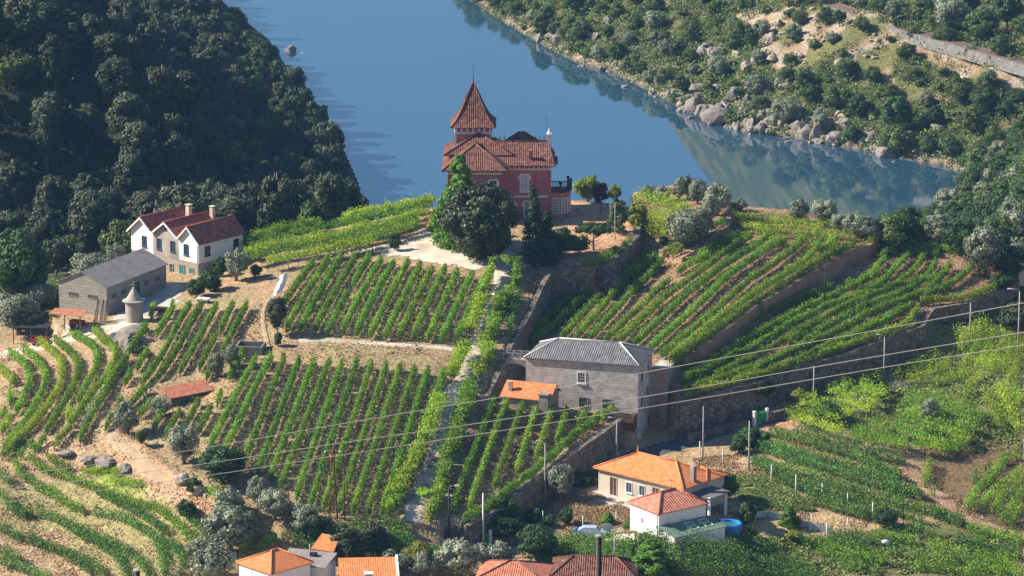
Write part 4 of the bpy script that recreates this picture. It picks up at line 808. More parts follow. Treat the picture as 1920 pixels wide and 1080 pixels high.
MB().box(.6,9.0,5.3,10.9,8.7,10.3).build('upper_wall','pink',e)
for cx_,cy_,z0,z1 in ((13.6,3.9,9.2,11.2),): MB().box(cx_-.28,cx_+.28,cy_-.28,cy_+.28,z0,z1).build('chimney','pink',rf)
m=MB(); m.box(16.3,16.95,6.6,7.6,9,13.0); m.box(16.2,17.05,6.5,7.7,13.0,13.25); m.lathe([(.25,13.25),(.32,13.5),(.1,13.7),(.15,13.9),(.02,14.1)],(16.6,7.1),8); m.build('gable_pier','trim',rf)
m=MB(); m.slab([(15.8,4.6,9.4),(18.0,4.9,9.1),(18.0,8.9,9.1),(15.8,9.2,9.4)],.5); m.build('side_canopy','tile_old',rf)
m=MB()
for i in range(13):
    x=7.2+i*.72
    if 10.0<x<13: continue
    m.tube([(x,7.6,11.9),(x,7.6,12.9)],.035,4); m.box(x-.14,x+.14,7.57,7.63,12.45,12.52)
m.tube([(7.1,7.6,12.05),(16.3,7.6,12.05)],.04,4); m.tube([(16.2,7.6,12.9),(16.2,7.6,16.0)],.035,4); m.build('roof_cresting','iron',rf)
# tower
m=MB(); tx,ty=4.3,8.3; TS=1.95; m.box(tx-3.0,tx+3.0,ty+.0,ty+6.0,6,16.0-TS); m.build('tower_wall','pink',e)
tb=MB(); tb.box(tx-3.08,tx+3.08,ty-.08,ty+6.08,14.9-TS,15.15-TS); tb.box(tx-3.12,tx-2.7,ty-.1,ty+.3,8,14.9-TS); tb.box(tx+2.7,tx+3.12,ty-.1,ty+.3,8,14.9-TS)
for i in range(7): tb.box(tx-2.9+i*.92,tx-2.62+i*.92,ty-.3,ty,15.3-TS,15.85-TS)
tb.build('tower_trim','trim',e)
cy=ty+3.0; prof=[(r_,16.05-TS+(z_-16.05)*.95) for r_,z_ in [(3.72,16.05),(3.2,16.5),(2.6,17.25),(2.05,18.3),(1.55,19.5),(1.0,20.9),(.5,22.1),(.04,23.2)]]
m=MB(); 
for (r0,z0),(r1,z1) in zip(prof[:-1],prof[1:]):
    a=[(tx-r0,cy-r0,z0),(tx+r0,cy-r0,z0),(tx+r0,cy+r0,z0),(tx-r0,cy+r0,z0)]; b=[(tx-r1,cy-r1,z1),(tx+r1,cy-r1,z1),(tx+r1,cy+r1,z1),(tx-r1,cy+r1,z1)]
    m.add(a+b,[(i,(i+1)%4,(i+1)%4+4,i+4) for i in range(4)])
m.add([(tx-3.72,cy-3.72,16.05-TS),(tx+3.72,cy-3.72,16.05-TS),(tx+3.72,cy+3.72,16.05-TS),(tx-3.72,cy+3.72,16.05-TS),(tx-3.5,cy-3.5,15.9-TS),(tx+3.5,cy-3.5,15.9-TS),(tx+3.5,cy+3.5,15.9-TS),(tx-3.5,cy+3.5,15.9-TS)],[(4,5,1,0),(5,6,2,1),(6,7,3,2),(7,4,0,3),(7,6,5,4)])
tr=m.build('tower_roof','tile_old',e); m=MB(); 
for sx in (-1,1):
    for sy in (-1,1): m.tube([(tx+sx*r,cy+sy*r,z+.03) for r,z in prof],.10,5)
m.build('ridge_tiles','tile_old',tr); MB().tube([(tx,cy,20.7),(tx,cy,21.9),(tx,cy,23.9)],[.10,.05,.025],6).build('lightning_rod','iron',tr)
dim=(0,0)
def mwin(x,y,z,w,h,tall=True,glass='glass'):
    m=MB(); f=.24; m.box(x-w/2-f,x-w/2,y-.12,y,z-.2,z+h+f); m.box(x+w/2,x+w/2+f,y-.12,y,z-.2,z+h+f); m.box(x-w/2,x+w/2,y-.12,y,z+h,z+h+f); m.box(x-w/2-f-.1,x+w/2+f+.1,y-.2,y,z-.35,z-.1)
    m.box(x-w/2-f-.22,x-w/2-f,y-.12,y,z+h-.75,z+h-.1); m.box(x+w/2+f,x+w/2+f+.22,y-.12,y,z+h-.75,z+h-.1)
    m.box(x-.04,x+.04,y-.07,y,z,z+h); m.box(x-w/2,x+w/2,y-.07,y,z+h*.68,z+h*.72); m.box(x-w/2,x+w/2,y-.06,y,z+.02,z+.12)
    o=m.build('window','trim',e); MB().box(x-w/2,x+w/2,y-.03,y+.02,z-.1,z+h).build('pane','shutter' if glass=='s' else 'glass',o)
mwin(12.6,3.2,4.7,1.05,2.5,glass='s'); mwin(7.6,0,4.7,1.05,2.3); mwin(2.0,0,4.7,1.05,2.3); mwin(13.2,3.2,.6,1.05,2.2); mwin(10.4,3.2,.6,1.05,2.2)
# bay with terrace
bp=[(16.82,3.4),(18.4,3.0),(19.7,3.9),(20.1,5.6),(19.7,7.4),(16.82,7.6)]
MB().prism(bp,-1,4.1).build('bay_wall','pink',e); MB().prism([(x+(.15 if x>17 else 0),y-(.12 if y<5 else -.12)) for x,y in bp],4.1,4.32).build('bay_slab','redtrim',e)
def onseg(a,b,z,w,h,name,fm,pm,nx,nz):
    a=np.array(a);b=np.array(b); d=(b-a); L_=np.linalg.norm(d); ang=math.atan2(d[1],d[0]); c=(a+b)/2
    g=bpy.data.objects.new(name,None)
    m=MB(); mp=MB()
    def T(x0,x1,y0,y1,z0,z1,mm):
        k=[(x0,y0,z0),(x1,y0,z0),(x1,y1,z0),(x0,y1,z0),(x0,y0,z1),(x1,y0,z1),(x1,y1,z1),(x0,y1,z1)]; ca,sa=math.cos(ang),math.sin(ang)
        mm.add([(c[0]+x*ca-y*sa,c[1]+x*sa+y*ca,zz) for x,y,zz in k],[(0,3,2,1),(4,5,6,7),(0,1,5,4),(1,2,6,5),(2,3,7,6),(3,0,4,7)])
    bpy.data.objects.remove(g)
    f=.13; T(-w/2-f,-w/2,-.09,.01,z-f,z+h+f,m); T(w/2,w/2+f,-.09,.01,z-f,z+h+f,m); T(-w/2,w/2,-.09,.01,z+h,z+h+f,m); T(-w/2,w/2,-.09,.01,z-f,z,m)
    for i in range(1,nx): x=-w/2+w*i/nx; T(x-.03,x+.03,-.06,.01,z,z+h,m)
    for i in range(1,nz): zz=z+h*i/nz; T(-w/2,w/2,-.055,.01,zz-.03,zz+.03,m)
    o=m.build(name,fm,e); T(-w/2,w/2,-.03,.01,z,z+h,mp); mp.build('pane',pm,o)
onseg((16.9,3.38),(18.4,3.0),1.0,1.05,2.3,'window','trim','glassg',4,5); onseg((18.4,3.0),(19.7,3.9),1.0,1.05,2.3,'window','trim','glassg',4,5); onseg((19.7,3.9),(20.1,5.6),1.0,1.1,2.3,'window','trim','glassg',4,5)
m=MB(); per=bp[:-1]+[bp[-1]]
for i in range(len(bp)-1):
    a=np.array(bp[i]);b=np.array(bp[i+1]); L_=np.linalg.norm(b-a); n=max(2,int(L_/.32))
    for j in range(n+1): q_=a+(b-a)*j/n; m.tube([(q_[0],q_[1],4.3),(q_[0],q_[1],5.15)],.06,5)
    m.tube([(a[0],a[1],5.2),(b[0],b[1],5.2)],.08,5)
for a in bp[1:-1]: m.box(a[0]-.18,a[0]+.18,a[1]-.18,a[1]+.18,4.3,5.5); m.lathe([(.1,5.5),(.22,5.8),(.25,6.1),(.1,6.2)],a,8)
m.build('terrace_balustrade','iron',e)
# terrace stairs, spanning the gap in the terrace wall
p=G(1128,528); q=G(1120,496); d=np.array([p[0]-q[0],p[1]-q[1]]); n_=10; zt_=float(tps_eval(mW,[q[0]],[q[1]])[0]); zb_=p[2]
e=empty('stone_stairs',(q[0],q[1],zb_-.5),0,label='shaded stone stairs climbing from the vines to the mansion terrace',cat='stairs'); m=MB(); L_=np.linalg.norm(d); u=d/L_; v=np.array([-u[1],u[0]]); L_=4.2
for i in range(n_):
    a0=L_*i/n_;a1=L_; z1=zt_+.05-(zt_-zb_)*(i)/n_-zb_+.5; pts=[u*a0-v*1.1,u*(L_*(i+1)/n_)-v*1.1,u*(L_*(i+1)/n_)+v*1.1,u*a0+v*1.1]; m.prism([tuple(t_) for t_ in pts],-.6,z1)
m.build('steps','rubble',e)
# small things in the yard
p=G(381,568); e=empty('stone_table',p,R(-20),label='pale slab table under the small tree in the farm yard',cat='table'); MB().box(-1,1,-.6,.6,.6,.75).build('top','trim',e); 
for x in (-.7,.7): MB().box(x-.12,x+.12,-.4,.4,-.2,.6).build('leg','render',e)
p=G(733,468); e=empty('stone_bench',p,R(5),label='low stone bench on the edge of the sandy courtyard',cat='bench'); MB().box(-1.1,1.1,-.3,.3,.38,.5).build('seat','trim',e); 
for x in (-.8,.8): MB().box(x-.12,x+.12,-.22,.22,-.2,.38).build('leg','trim',e)
def gate(px0,py0,px1,py1,h,label,mat='green'):
    a=G(px0,py0);b=G(px1,py1); d=b[:2]-a[:2]; L_=np.linalg.norm(d); e=empty('metal_gate',(a[0],a[1],min(a[2],b[2])),math.atan2(d[1],d[0]),label=label,cat='gate')
    for k in range(2):
        m=MB(); m.box(L_*k/2+.03,L_*(k+1)/2-.03,-.03,.03,.1,h*(.85+.15*(k==0)))
        for j in range(5): x=L_*k/2+.1+(L_/2-.2)*j/4; m.box(x-.03,x+.03,-.05,.05,.1,h)
        m.build('gate_leaf',mat,e)
    for x in (-.2,L_+.2): MB().box(x-.2,x+.2,-.2,.2,-1,h+.25).build('gate_pillar','plaster',e)
gate(1416,800,1436,793,2.1,'green metal gate between white pillars at the foot of the big wall')
gate(898,1024,917,1026,2.2,'bright green gate beside the white pole at the lane end')
# net fence of posts below lane
p=G(820,1000); e=empty('railing_fence',p,R(0),label='pale iron railing beside the lane gate above the low road wall',cat='fence'); a=G(810,1008);b=G(858,1000)
m=MB(); n=14
for i in range(n+1):
    c=a+(b-a)*i/n-p; m.tube([(c[0],c[1],c[2]-.2),(c[0],c[1],c[2]+1.5)],.03,4)
m.tube([a-p+np.array([0,0,1.4]),b-p+np.array([0,0,1.4])],.03,4); m.build('rails','conc',e)
# flag
p=G(527,600,0); e=empty('flag',G(516,585),R(0),label='pale lilac and white flag hanging on a thin pole in the farm yard',cat='flag'); MB().tube([(0,0,-.3),(0,0,3.4)],.035,6).build('pole','wood',e)
V=[];Q=[]
for i in range(8):
    for j in range(8):
        u_=i/7;v_=j/7; V.append((.35+1.6*u_-.5*v_+.1*math.sin(v_*5),.22*math.sin(u_*7+v_*3)-.5*u_,6.3-2.9*v_-.6*u_*(1-v_)*0-1.2*(1-u_)*.8))
for i in range(7):
    for j in range(7): a_=i*8+j; Q.append((a_,a_+8,a_+9,a_+1))
me=bpy.data.meshes.new('cloth'); me.from_pydata(V,[],Q); o=link('cloth',me,MT['cloth'],e); sd=o.modifiers.new('s','SOLIDIFY'); sd.thickness=.03
MB().tube([(.55,0,1.5),(1.5,0,5.9)],.03,5).build('rod','wood',e)
# vehicle under silver cover, barrel, tank
p=at(1110,1006,37.7); e=empty('covered_car',p,R(-8),label='silver grey covered car parked left of the white house',cat='car'); m=MB(); 
m.add([(-1.9,-.8,.35),(1.9,-.8,.35),(1.95,-.8,.85),(1.1,-.7,1.0),(.6,-.62,1.42),(-1.1,-.62,1.42),(-1.85,-.75,.95),(-1.9,.8,.35),(1.9,.8,.35),(1.95,.8,.85),(1.1,.7,1.0),(.6,.62,1.42),(-1.1,.62,1.42),(-1.85,.75,.95)],[(0,1,2,3,4,5,6),(13,12,11,10,9,8,7),(1,8,9,2),(2,9,10,3),(3,10,11,4),(4,11,12,5),(5,12,13,6),(6,13,7,0),(0,7,8,1)]); m.build('body','silver',e)
for x in (-1.25,1.25):
    for y in (-.78,.78): MB().tube([(x,y-.1,.33),(x,y+.1,.33)],.32,14).build('wheel','iron',e)
MB().add([(.66,-.6,1.38),(1.06,-.66,1.03),(1.06,.66,1.03),(.66,.6,1.38)],[(0,1,2,3)]).build('windscreen','glass',e)
p=at(1080,1002,37.7); e=empty('barrel',p,0,label='blue plastic barrel left of the covered car',cat='barrel'); MB().lathe([(.28,0),(.33,.1),(.34,.5),(.33,.85),(.27,.95)],k=16).build('drum','bluepl',e)
p=at(1139,998,38.4); e=empty('satellite_dish',p,0,label='pale grey dish behind the covered car',cat='dish'); e['label']='round pale grey dish standing behind the silver covered car'; MB().tube([(0,0,-1),(0,0,.9)],.06,6).build('mast','conc',e); e.scale=(.75,.75,.75); V=[(0,0,1.0)]+[(1.0*math.cos(a)*1.0,-.25*(1)-.1,1.05+.75*math.sin(a)) for a in np.linspace(0,2*math.pi,20,False)]; me=bpy.data.meshes.new('dish'); me.from_pydata(V,[],[(0,1+i,1+(i+1)%20) for i in range(20)]); link('dish',me,MT['shutter'],e).modifiers.new('s','SOLIDIFY').thickness=.04
# white things in the lower right
p=G(1660,1022,.5); 
def rockmesh(seed,flat=.75,sub=3,amp=.5,name='boulder_mesh'):
    import bmesh
    bm=bmesh.new(); bmesh.ops.create_icosphere(bm,subdivisions=sub,radius=1); g=np.random.default_rng(seed); co=np.array([v.co[:] for v in bm.verts])
    pl=unit(g.normal(size=(16,3))); hts=g.uniform(.45,.9,16); d=co@pl.T; r=np.ones(len(co))
    for k in range(16): r=np.where(d[:,k]>hts[k],np.minimum(r,hts[k]/np.maximum(d[:,k],.01)),r)
    nz=sum((vnoise(co[:,0]*s+9,co[:,1]*s+co[:,2]*s*.7+5,1,int(seed)+i)-.5)*amp/s for i,s in enumerate((1.3,3.,6.)))
    co=co*(r+nz)[:,None]*np.array([1.15,.9,flat])
    for v,c in zip(bm.verts,co): v.co=c
    me=bpy.data.meshes.new(name); bm.to_mesh(me); bm.free(); return me
ROCK=[rockmesh(s,f) for s,f in ((1,.7),(2,.85),(3,.6),(4,.95),(5,.75),(6,.65))]; ROCKP=[m_.copy() for m_ in ROCK]
for m_ in ROCK: m_.materials.append(MT['rock'])
for m_ in ROCKP: m_.materials.append(MT['rockp'])
def rock(p,w,h,label,group=None,pale=False,rz=None,k=None,sink=.3):
    k=int(rng.integers(6)) if k is None else k; o=link('boulder',(ROCKP if pale else ROCK)[k],None,None,(p[0],p[1],p[2]+h*(.5-sink))); o.rotation_euler=(rng.uniform(-.15,.15),rng.uniform(-.15,.15),rng.uniform(0,6.3) if rz is None else rz); o.scale=(w/2.1,w/2.0,h/1.5); return tag(o,label,'boulder',group)
o=tag(link('plastic_bag',ROCKP[2].copy(),None,None,tuple(p+np.array([0,0,.9]))),'white plastic sheet caught on the vines at lower right','plastic sheet'); o.scale=(.75,.6,.7); o.data.materials.clear(); o.data.materials.append(MT['white'])
# ------------------------------------------------------------------ vines
OX={'4':(0,360),'5':(640,360),'6':(1280,360),'7':(0,720),'8':(640,720),'9':(1280,720)}
def PX(s):
    """'4:865,640 845,700 7:..' : points read off the six lower enlargements of the survey photograph"""
    out=[];o=(0,0)
    for t in s.replace('\n',' ').split():
        if ':' in t: k,t=t.split(':'); o=OX[k]
        a,b=t.split(','); out.append((o[0]+float(a)/3,o[1]+float(b)/3))
    return out
ORD=['first','second','third','fourth','fifth','sixth','seventh','eighth','ninth','tenth','eleventh','twelfth','thirteenth','fourteenth','fifteenth','sixteenth']
NUM=ORD[:]+['seventeenth','eighteenth','nineteenth','twentieth','twenty first','twenty second','twenty third','twenty fourth','twenty fifth']
def od(i,n): return 'last' if (i==n-1 and n>2) else ORD[i]
# upper striped field
bt=[(512,603),(537,623),(563,623),(590,625),(615,628),(643,625),(668,628),(695,633),(722,635),(748,635),(775,635),(802,638),(828,640),(857,638)]
tp=[(590,484),(617,480),(640,478),(668,476),(693,477),(716,481),(739,488),(765,488),(789,493),(810,500),(835,498),(858,504),(885,510),(908,517)]
for i,(b,t) in enumerate(zip(bt,tp)): vine([(b[0],b[1]-6),(t[0],t[1]+3)],f'{od(i,14)} vine row from the left in the upper plot below the sandy courtyard','vine rows of the upper plot')
bt=[(395,838),(420,852),(455,880),(483,893),(507,902),(527,918),(556,940),(582,955),(607,958),(635,962),(662,965),(690,967),(716,965),(742,958)]
tp=[(480,668),(508,664),(533,668),(562,670),(590,672),(617,674),(642,677),(670,672),(697,678),(725,681),(752,682),(778,686),(803,688),(832,695)]
for i,(b,t) in enumerate(zip(bt,tp)): vine([(b[0],b[1]-6),(t[0],t[1]+3)],f'{od(i,14)} vine row from the left in the large middle plot beside the lane','vine rows of the middle plot')
rowsL=['4:975,630 950,700 880,800','4:830,890 800,940 770,985','4:740,1010 700,1070','4:1070,630 960,830 870,980 790,1075','4:1135,625 1060,770 980,920 880,1040','4:1220,635 1130,810 1010,1010','4:1310,625 1240,780','4:1210,815 1120,990','4:1390,630 1300,800 1250,900','4:1370,900 1290,1040','4:1190,980 1160,1040','4:865,640 850,700','7:820,20 700,140 590,250','7:850,105 780,170','7:910,160 860,250','7:1010,150 930,290','7:1120,90 1050,220','7:1190,130 1110,270','7:1245,40 1220,110','7:690,90 650,150']
for i,s in enumerate(rowsL): vine(PX(s),f'{"short" if i in (1,2,6,7,9,10,11,13,14,18,19) else "long"} vine row below the farm yard, {NUM[i]} counting from the round tower','vine rows below the farm yard',w=.36)
vine(PX('4:825,745 720,920 600,1070 7:620,10 530,140 450,320'),'long vine row edging the narrow path down from the round tower rock','vine rows of the left slope')
curv=['4:0,985 40,1020 80,1070','4:50,895 130,950 170,1010 165,1075 7:155,20 130,80 90,150','4:130,875 210,930 255,1000 260,1075 7:245,30 180,150 100,270 20,360','4:215,830 300,890 350,950 350,1050 7:330,30 250,150 150,260 60,350','4:305,825 400,900 445,970 430,1070 7:400,40 330,150 260,260','4:400,780 500,840 555,900 540,1000 490,1075 7:475,30 440,90','4:530,730 560,810 640,870 660,930 620,1000 570,1075 7:540,20 460,130 390,220','7:60,20 60,110','7:30,140 0,200','7:60,190 10,260','7:120,300 60,360 10,400','7:190,330 110,400','7:400,130 380,190','7:400,230 350,300 300,350','7:260,300 190,370']
for i,s in enumerate(curv): vine(PX(s),f'{od(i,16)} curved vine row from the left on the slope under the farm track','curved vine rows of the left slope',w=.5,mat='vine' if i%3 else 'vinel')
low=['7:165,400 230,470 330,500 450,545 560,590 680,650 800,665 900,710 990,780 1060,850 1110,920 1135,990','7:265,390 300,440 400,480','7:80,420 110,500 200,560 290,610','7:210,580 300,610 340,650 420,690 480,720','7:530,720 700,750 830,830 960,900 1010,940','7:880,880 930,960 920,1075','7:1010,930 1040,1000 1010,1075','7:0,600 60,680 190,730','7:200,700 330,760 480,830 640,890 740,950','7:380,790 520,870 640,940 700,1000 720,1075','7:760,960 810,1020 840,1075','7:0,800 120,870 260,900','7:160,850 330,940 480,980 600,1065','7:340,930 450,1000 520,1060','7:0,990 100,1020 200,1060 290,1090','7:0,930 120,980','7:1060,750 1130,800 1190,870','7:0,500 60,560','7:60,690 150,740','7:540,600 640,640 740,700 860,770 950,830']
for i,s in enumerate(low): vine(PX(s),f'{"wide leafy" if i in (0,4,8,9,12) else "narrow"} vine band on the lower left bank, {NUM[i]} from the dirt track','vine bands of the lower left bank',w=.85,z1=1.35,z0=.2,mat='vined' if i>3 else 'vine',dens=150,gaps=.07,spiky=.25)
vine(PX('7:1350,960 1380,900 1410,860'),'short vine row climbing behind the bottom left house','vines by the bottom left house',mat='vinel'); vine(PX('7:1440,960 1480,900 1560,860'),'second short vine row right above the bottom left house','vines by the bottom left house'); vine(PX('7:1180,580 1240,640 1300,700 1400,760 1440,850'),'thick vine thicket left of the olive trees at bottom left','vines by the bottom left house',w=1.6,z1=1.7,dens=170,posts=False)
# lane vines
def laneside(s,lab,**k): vine(PX(s),lab,'climbing vines along the lane',name='climbing_vine',cat='climbing vine',**k)
LANE=[('5:850,430 830,480 790,560','light climbing vine on the left of the lane near the iron arch','L',.55),('5:840,400 880,385 920,390 950,410','light vine draped over the iron arch at the top of the lane','A',.5),('5:985,400 990,460 980,520','leafy climbing vine on the right of the lane beside the arch','R',.6),('5:790,590 760,680 720,780','light climbing vine on the left of the lane beside the upper plot','L',.8),('5:700,860 670,930 620,1040','wide light vine left of the lane where the plots part','L',.95),('8:560,70 520,180 470,320','bright drooping vine left of the lane across the middle plot','L',.95),('8:450,350 400,450 330,560 295,620','yellow green drooping vine left of the lower lane','L',.9),('8:290,660 270,740','small vine left of the foot of the lane','L',.5),('5:950,560 930,620','leafy tuft of climbing vine on the right of the upper lane','R',.6),('5:905,600 870,680','leafy clump of climbing vine right of the upper lane above the footbridge','R',.75),('5:860,720 845,800','leafy block of climbing vine right of the lane near the footbridge','R',.8),('5:790,830 830,880 825,960','thick vine mass right of the lane beside the footbridge','R',.95),('5:740,985 785,1040','broad light vine spreading over the lane left of the orange annex','A',1.0),('8:720,10 700,120 680,200','dark leafy vine wall right of the lane beside the orange annex','R',.95),('8:660,220 640,320 600,400','thick vine wall right of the lane above its narrow bend','R',.9),('8:590,400 580,470 570,560','trailing vine clump right of the middle of the lane','R',.75),('8:450,600 485,640','low spreading vine clump over the bottom of the lane','A',.8),('5:860,620 900,640','leafy tendrils reaching over the lane beside the upper plot','A',.6),('8:560,580 530,680 500,760','last vine wall right of the foot of the lane by the railing','R',.65)]
for s,l,k,w_ in LANE: laneside(s,l,mat='vinel' if k!='R' else 'vine',w=w_,z0={'L':.9,'A':1.3,'R':.25}[k],z1={'L':1.8,'A':2.4,'R':2.2}[k],dens=int(460*w_+120),canopy=k!='R',posts=k!='A',gaps=.04,spiky=.5,size=.27)
def arch(px,py,w,label,rz=0):
    p=G(px,py); e=empty('iron_arch',p,R(rz),label=label,cat='arch',group='iron arches over the lane')
    MB().tube([(w*math.cos(a),0,1.2+1.4*math.sin(a)) for a in np.linspace(0,math.pi,13)],.04,5).build('hoop','rust',e)
    for s in (-w,w): MB().box(s-.05,s+.05,-.05,.05,-.3,1.2).build('post','rust',e)
for px,py,w,l in ((955,500,2.0,'iron arch at the top of the vine lane below the mansion trees'),(815,893,1.6,'thin iron arch across the narrow middle of the lane'),(790,945,1.5,'thin iron arch across the lane near its lower end'),(925,560,1.7,'thin iron arch over the lane beside the upper plot')): arch(px,py,w,l)
# lower vineyard right of lane
for i,s in enumerate(['8:860,95 800,250 720,440 625,700','8:935,105 860,280 790,480 720,690','8:1025,105 960,300 900,450 862,580','8:1105,100 1060,260 985,490','8:1185,135 1150,260 1100,400','8:1270,145 1215,315','8:1380,145 1335,220']): vine(PX(s),f'{ORD[i]} vine row from the lane in the small plot in front of the grey house','vine rows in front of the grey house',w=.38,mat='vine')
vine(PX('8:1440,190 1300,295 1180,410 1000,550 850,670 690,770'),'long vine row along the top of the lower rubble wall','vine rows in front of the grey house',w=.38)
vine(PX('8:1470,160 1480,180'),'lone vine bush at the wall corner by the grey house','vine bushes',w=.5,posts=False); vine(PX('8:1515,120 1525,150'),'small vine bush against the low parapet of the grey house','vine bushes',w=.6,posts=False)
# upper right field
up=['5:1080,780 1200,660 1290,545','5:1050,870 1130,800 1250,690 1400,535','5:1240,800 1330,700 1470,560','5:1490,530 1600,470 1700,380','5:1320,795 1430,680 1550,555','5:1570,500 1680,450 1780,380','5:1400,800 1500,700 1640,560','5:1700,500 1800,360 1900,290','5:1490,810 1600,720 1700,620','5:1740,570 1850,470','5:1570,825 1700,710 1840,580 1900,520','6:0,470 110,400 220,290 330,250','5:1650,835 1800,700 1915,580','6:10,570 120,480 210,400','5:1760,865 1920,720','6:10,700 100,600 200,480 310,430','5:1810,915 1920,820','6:10,795 80,700 170,640 260,520','6:290,480 400,410 560,330 620,290','6:0,890 120,770 300,610 480,460 640,350 670,300','6:0,960 180,790 380,620 560,490 700,400 745,320','6:40,1010 220,840 420,660 620,510 800,390 900,320 975,270','6:0,430 130,330','5:1150,600 1190,580','5:1000,560 960,700 940,800']
def rs(l,n=24):
    l=smoothline([np.array(q,float) for q in l],2); q,_=resample(l,1.); t=np.linspace(0,len(q)-1,n); return np.stack([np.interp(t,np.arange(len(q)),q[:,k]) for k in (0,1)],1)
def family(gs,between):
    out=[]
    for k in range(len(gs)):
        a=rs(gs[k]); out.append(a)
        if k<len(gs)-1:
            b=rs(gs[k+1]); n=between[k]
            for j in range(1,n+1): out.append(a*(1-j/(n+1))+b*(j/(n+1)))
    return out
def CR(t): return [(960+float(a)/2,360+float(b)/2) for a,b in (q.split(',') for q in t.split())]
FU=['80,525 150,450 220,375','72,590 130,525 220,435 295,365','190,540 260,462 330,390','243,540 300,472 380,378 470,290 540,240','288,550 360,472 440,382 520,305 560,258','350,555 430,475 530,382 590,325','400,560 480,478 570,392 660,330 730,280 800,222 900,160','460,565 560,475 650,385 730,325 810,262 900,215 970,160','515,585 620,492 700,425 800,318 880,265 960,205 1030,180','560,612 680,512 780,432 880,335 960,285 1060,213 1090,180','590,622 715,522 845,425 950,352 1075,275 1138,222 1150,190','612,640 745,540 865,450 965,380 1080,305 1190,248 1290,185','690,250 760,200 830,170','620,300 680,262 740,235','1160,215 1200,190 1220,170','330,335 400,272 450,230','400,335 450,285 500,225','250,352 330,292 400,240','565,238 615,205 645,185','600,235 640,215']
for i,q in enumerate(FU): vine(CR(q),f'vine row of the upper right terraces, {NUM[i]} from the lane wall towards the rim','vine rows of the upper right terraces',w=.46,z0=.35,z1=1.45,dens=225,spiky=.35,gaps=.05)
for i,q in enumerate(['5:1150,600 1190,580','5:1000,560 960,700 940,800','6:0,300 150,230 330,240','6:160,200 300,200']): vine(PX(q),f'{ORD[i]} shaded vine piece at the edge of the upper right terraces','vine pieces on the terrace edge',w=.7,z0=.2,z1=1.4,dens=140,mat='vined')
flat=['6:265,125 420,135 560,150','6:280,150 450,165 640,175 800,195','6:560,140 760,165 900,190 970,225','6:330,190 520,200 700,215 880,240 950,250','6:420,225 600,235 760,250','6:480,250 560,290','6:640,240 740,300','6:820,260 860,290 800,330','6:750,230 830,270','6:360,175 480,230 500,280']
for i,s in enumerate(flat): vine(PX(s),f'{ORD[i]} dense vine row from the back on the rounded top of the upper right terrace','vine rows of the rounded terrace top',w=.7,z0=.3,z1=1.35,dens=130,spiky=.3,mat='vinel' if i%2 else 'vine')
lo=['6:15,960 210,800 360,690 510,620','6:540,600 700,560 830,510 990,440 1050,410','6:60,990 300,780 500,670 700,585 900,540','6:930,530 1100,480 1220,420 1265,350','6:75,1040 300,850 480,720 700,650 850,600 1020,540','6:1040,530 1200,470 1300,420 1345,360','6:130,1060 350,900 600,750 820,640 1050,560 1250,495 1370,430 1410,375','6:280,1020 460,910 600,815 800,740 1000,640 1200,550 1400,465 1500,390','6:500,940 560,900 700,850 900,740 1100,660 1220,590 1240,575','6:1260,570 1400,520 1540,460 1550,400','6:400,1000 540,960 740,900 900,830','6:920,800 1100,740 1250,640','6:230,1050 400,1040 560,1000 740,940 900,860 1100,790 1250,735 1310,650 1335,600','6:1345,575 1450,560 1560,515 1640,420 1640,390','6:1345,625 1440,625 1560,605 1680,580 1780,530 1835,485','6:1290,600 1400,600 1500,590','6:1560,560 1660,530 1740,500','6:1180,280 1120,370','6:1040,290 1120,310 1200,335','6:1060,270 1200,300 1320,330 1440,345','6:1200,275 1350,295 1500,320 1580,340','6:600,850 640,800 780,720','6:10,1060 90,1010 200,1000','6:850,470 1000,420']
GU=['640,662 760,572 900,480 1000,428 1100,388 1200,355','642,705 720,650 800,598 900,540 1000,488 1150,405 1280,352 1380,300','690,690 800,628 900,578 1000,520 1100,462 1250,402 1370,352 1450,275 1485,235','760,690 900,618 1000,568 1150,480 1300,405 1430,355 1520,285 1545,240','850,692 960,645 1060,588 1200,490 1330,425 1450,385 1560,315 1592,258','640,738 760,708 900,662 1050,600 1200,530 1350,450 1480,395 1580,352 1645,272','930,690 1100,612 1250,545 1400,470 1500,425','1180,590 1300,530 1400,485 1470,435','1545,390 1640,345 1720,292 1737,258','650,772 800,735 900,690 1000,665 1100,628 1250,585 1400,535 1490,490 1525,425','1530,405 1620,402 1700,398 1780,370 1862,340','1440,345 1560,330 1640,300','1250,345 1330,330 1400,250']
for i,q in enumerate(GU): vine(CR(q),f'curved vine row of the lower right terraces, {NUM[i]} from the bank','vine rows of the lower right terraces',w=.42,z0=.4,z1=1.35,dens=215,spiky=.3,gaps=.05,mat='vinel' if i in (9,10) else 'vine')
for i,q in enumerate(lo[17:22]): vine(PX(q),f'short vine row at the rounded end of the lower right terraces, {NUM[i]} from the front','short vine rows of the lower right terraces',w=.62,z0=.25,z1=1.4,dens=150,spiky=.3,gaps=.05,mat='vinel' if i==1 else 'vine')
# hill left of the mansion, trained high
hl=[[(458,452),(520,430),(600,415)],[(560,415),(640,408),(700,395),(760,384),(812,372)],[(458,462),(520,445),(600,430),(660,415),(740,400),(808,384)],[(458,472),(540,456),(620,442),(700,424),(760,408),(800,396)],[(470,484),(520,470),(600,460),(680,440),(740,424),(780,412)],[(500,490),(560,480),(620,468),(660,455)],[(640,462),(700,446),(750,430),(785,420)],[(600,470),(640,464),(700,455)]]
for i,s in enumerate(hl): vine([(a,b+2) for a,b in s],f'{ORD[i]} trellised vine row from the ridge on the hill left of the mansion','trellised vine rows left of the mansion',w=1.25,z0=1.1,z1=2.15,dens=300,canopy=True,mat='vinel' if i%2 else 'vine',spiky=.5,gaps=.08,size=.26)
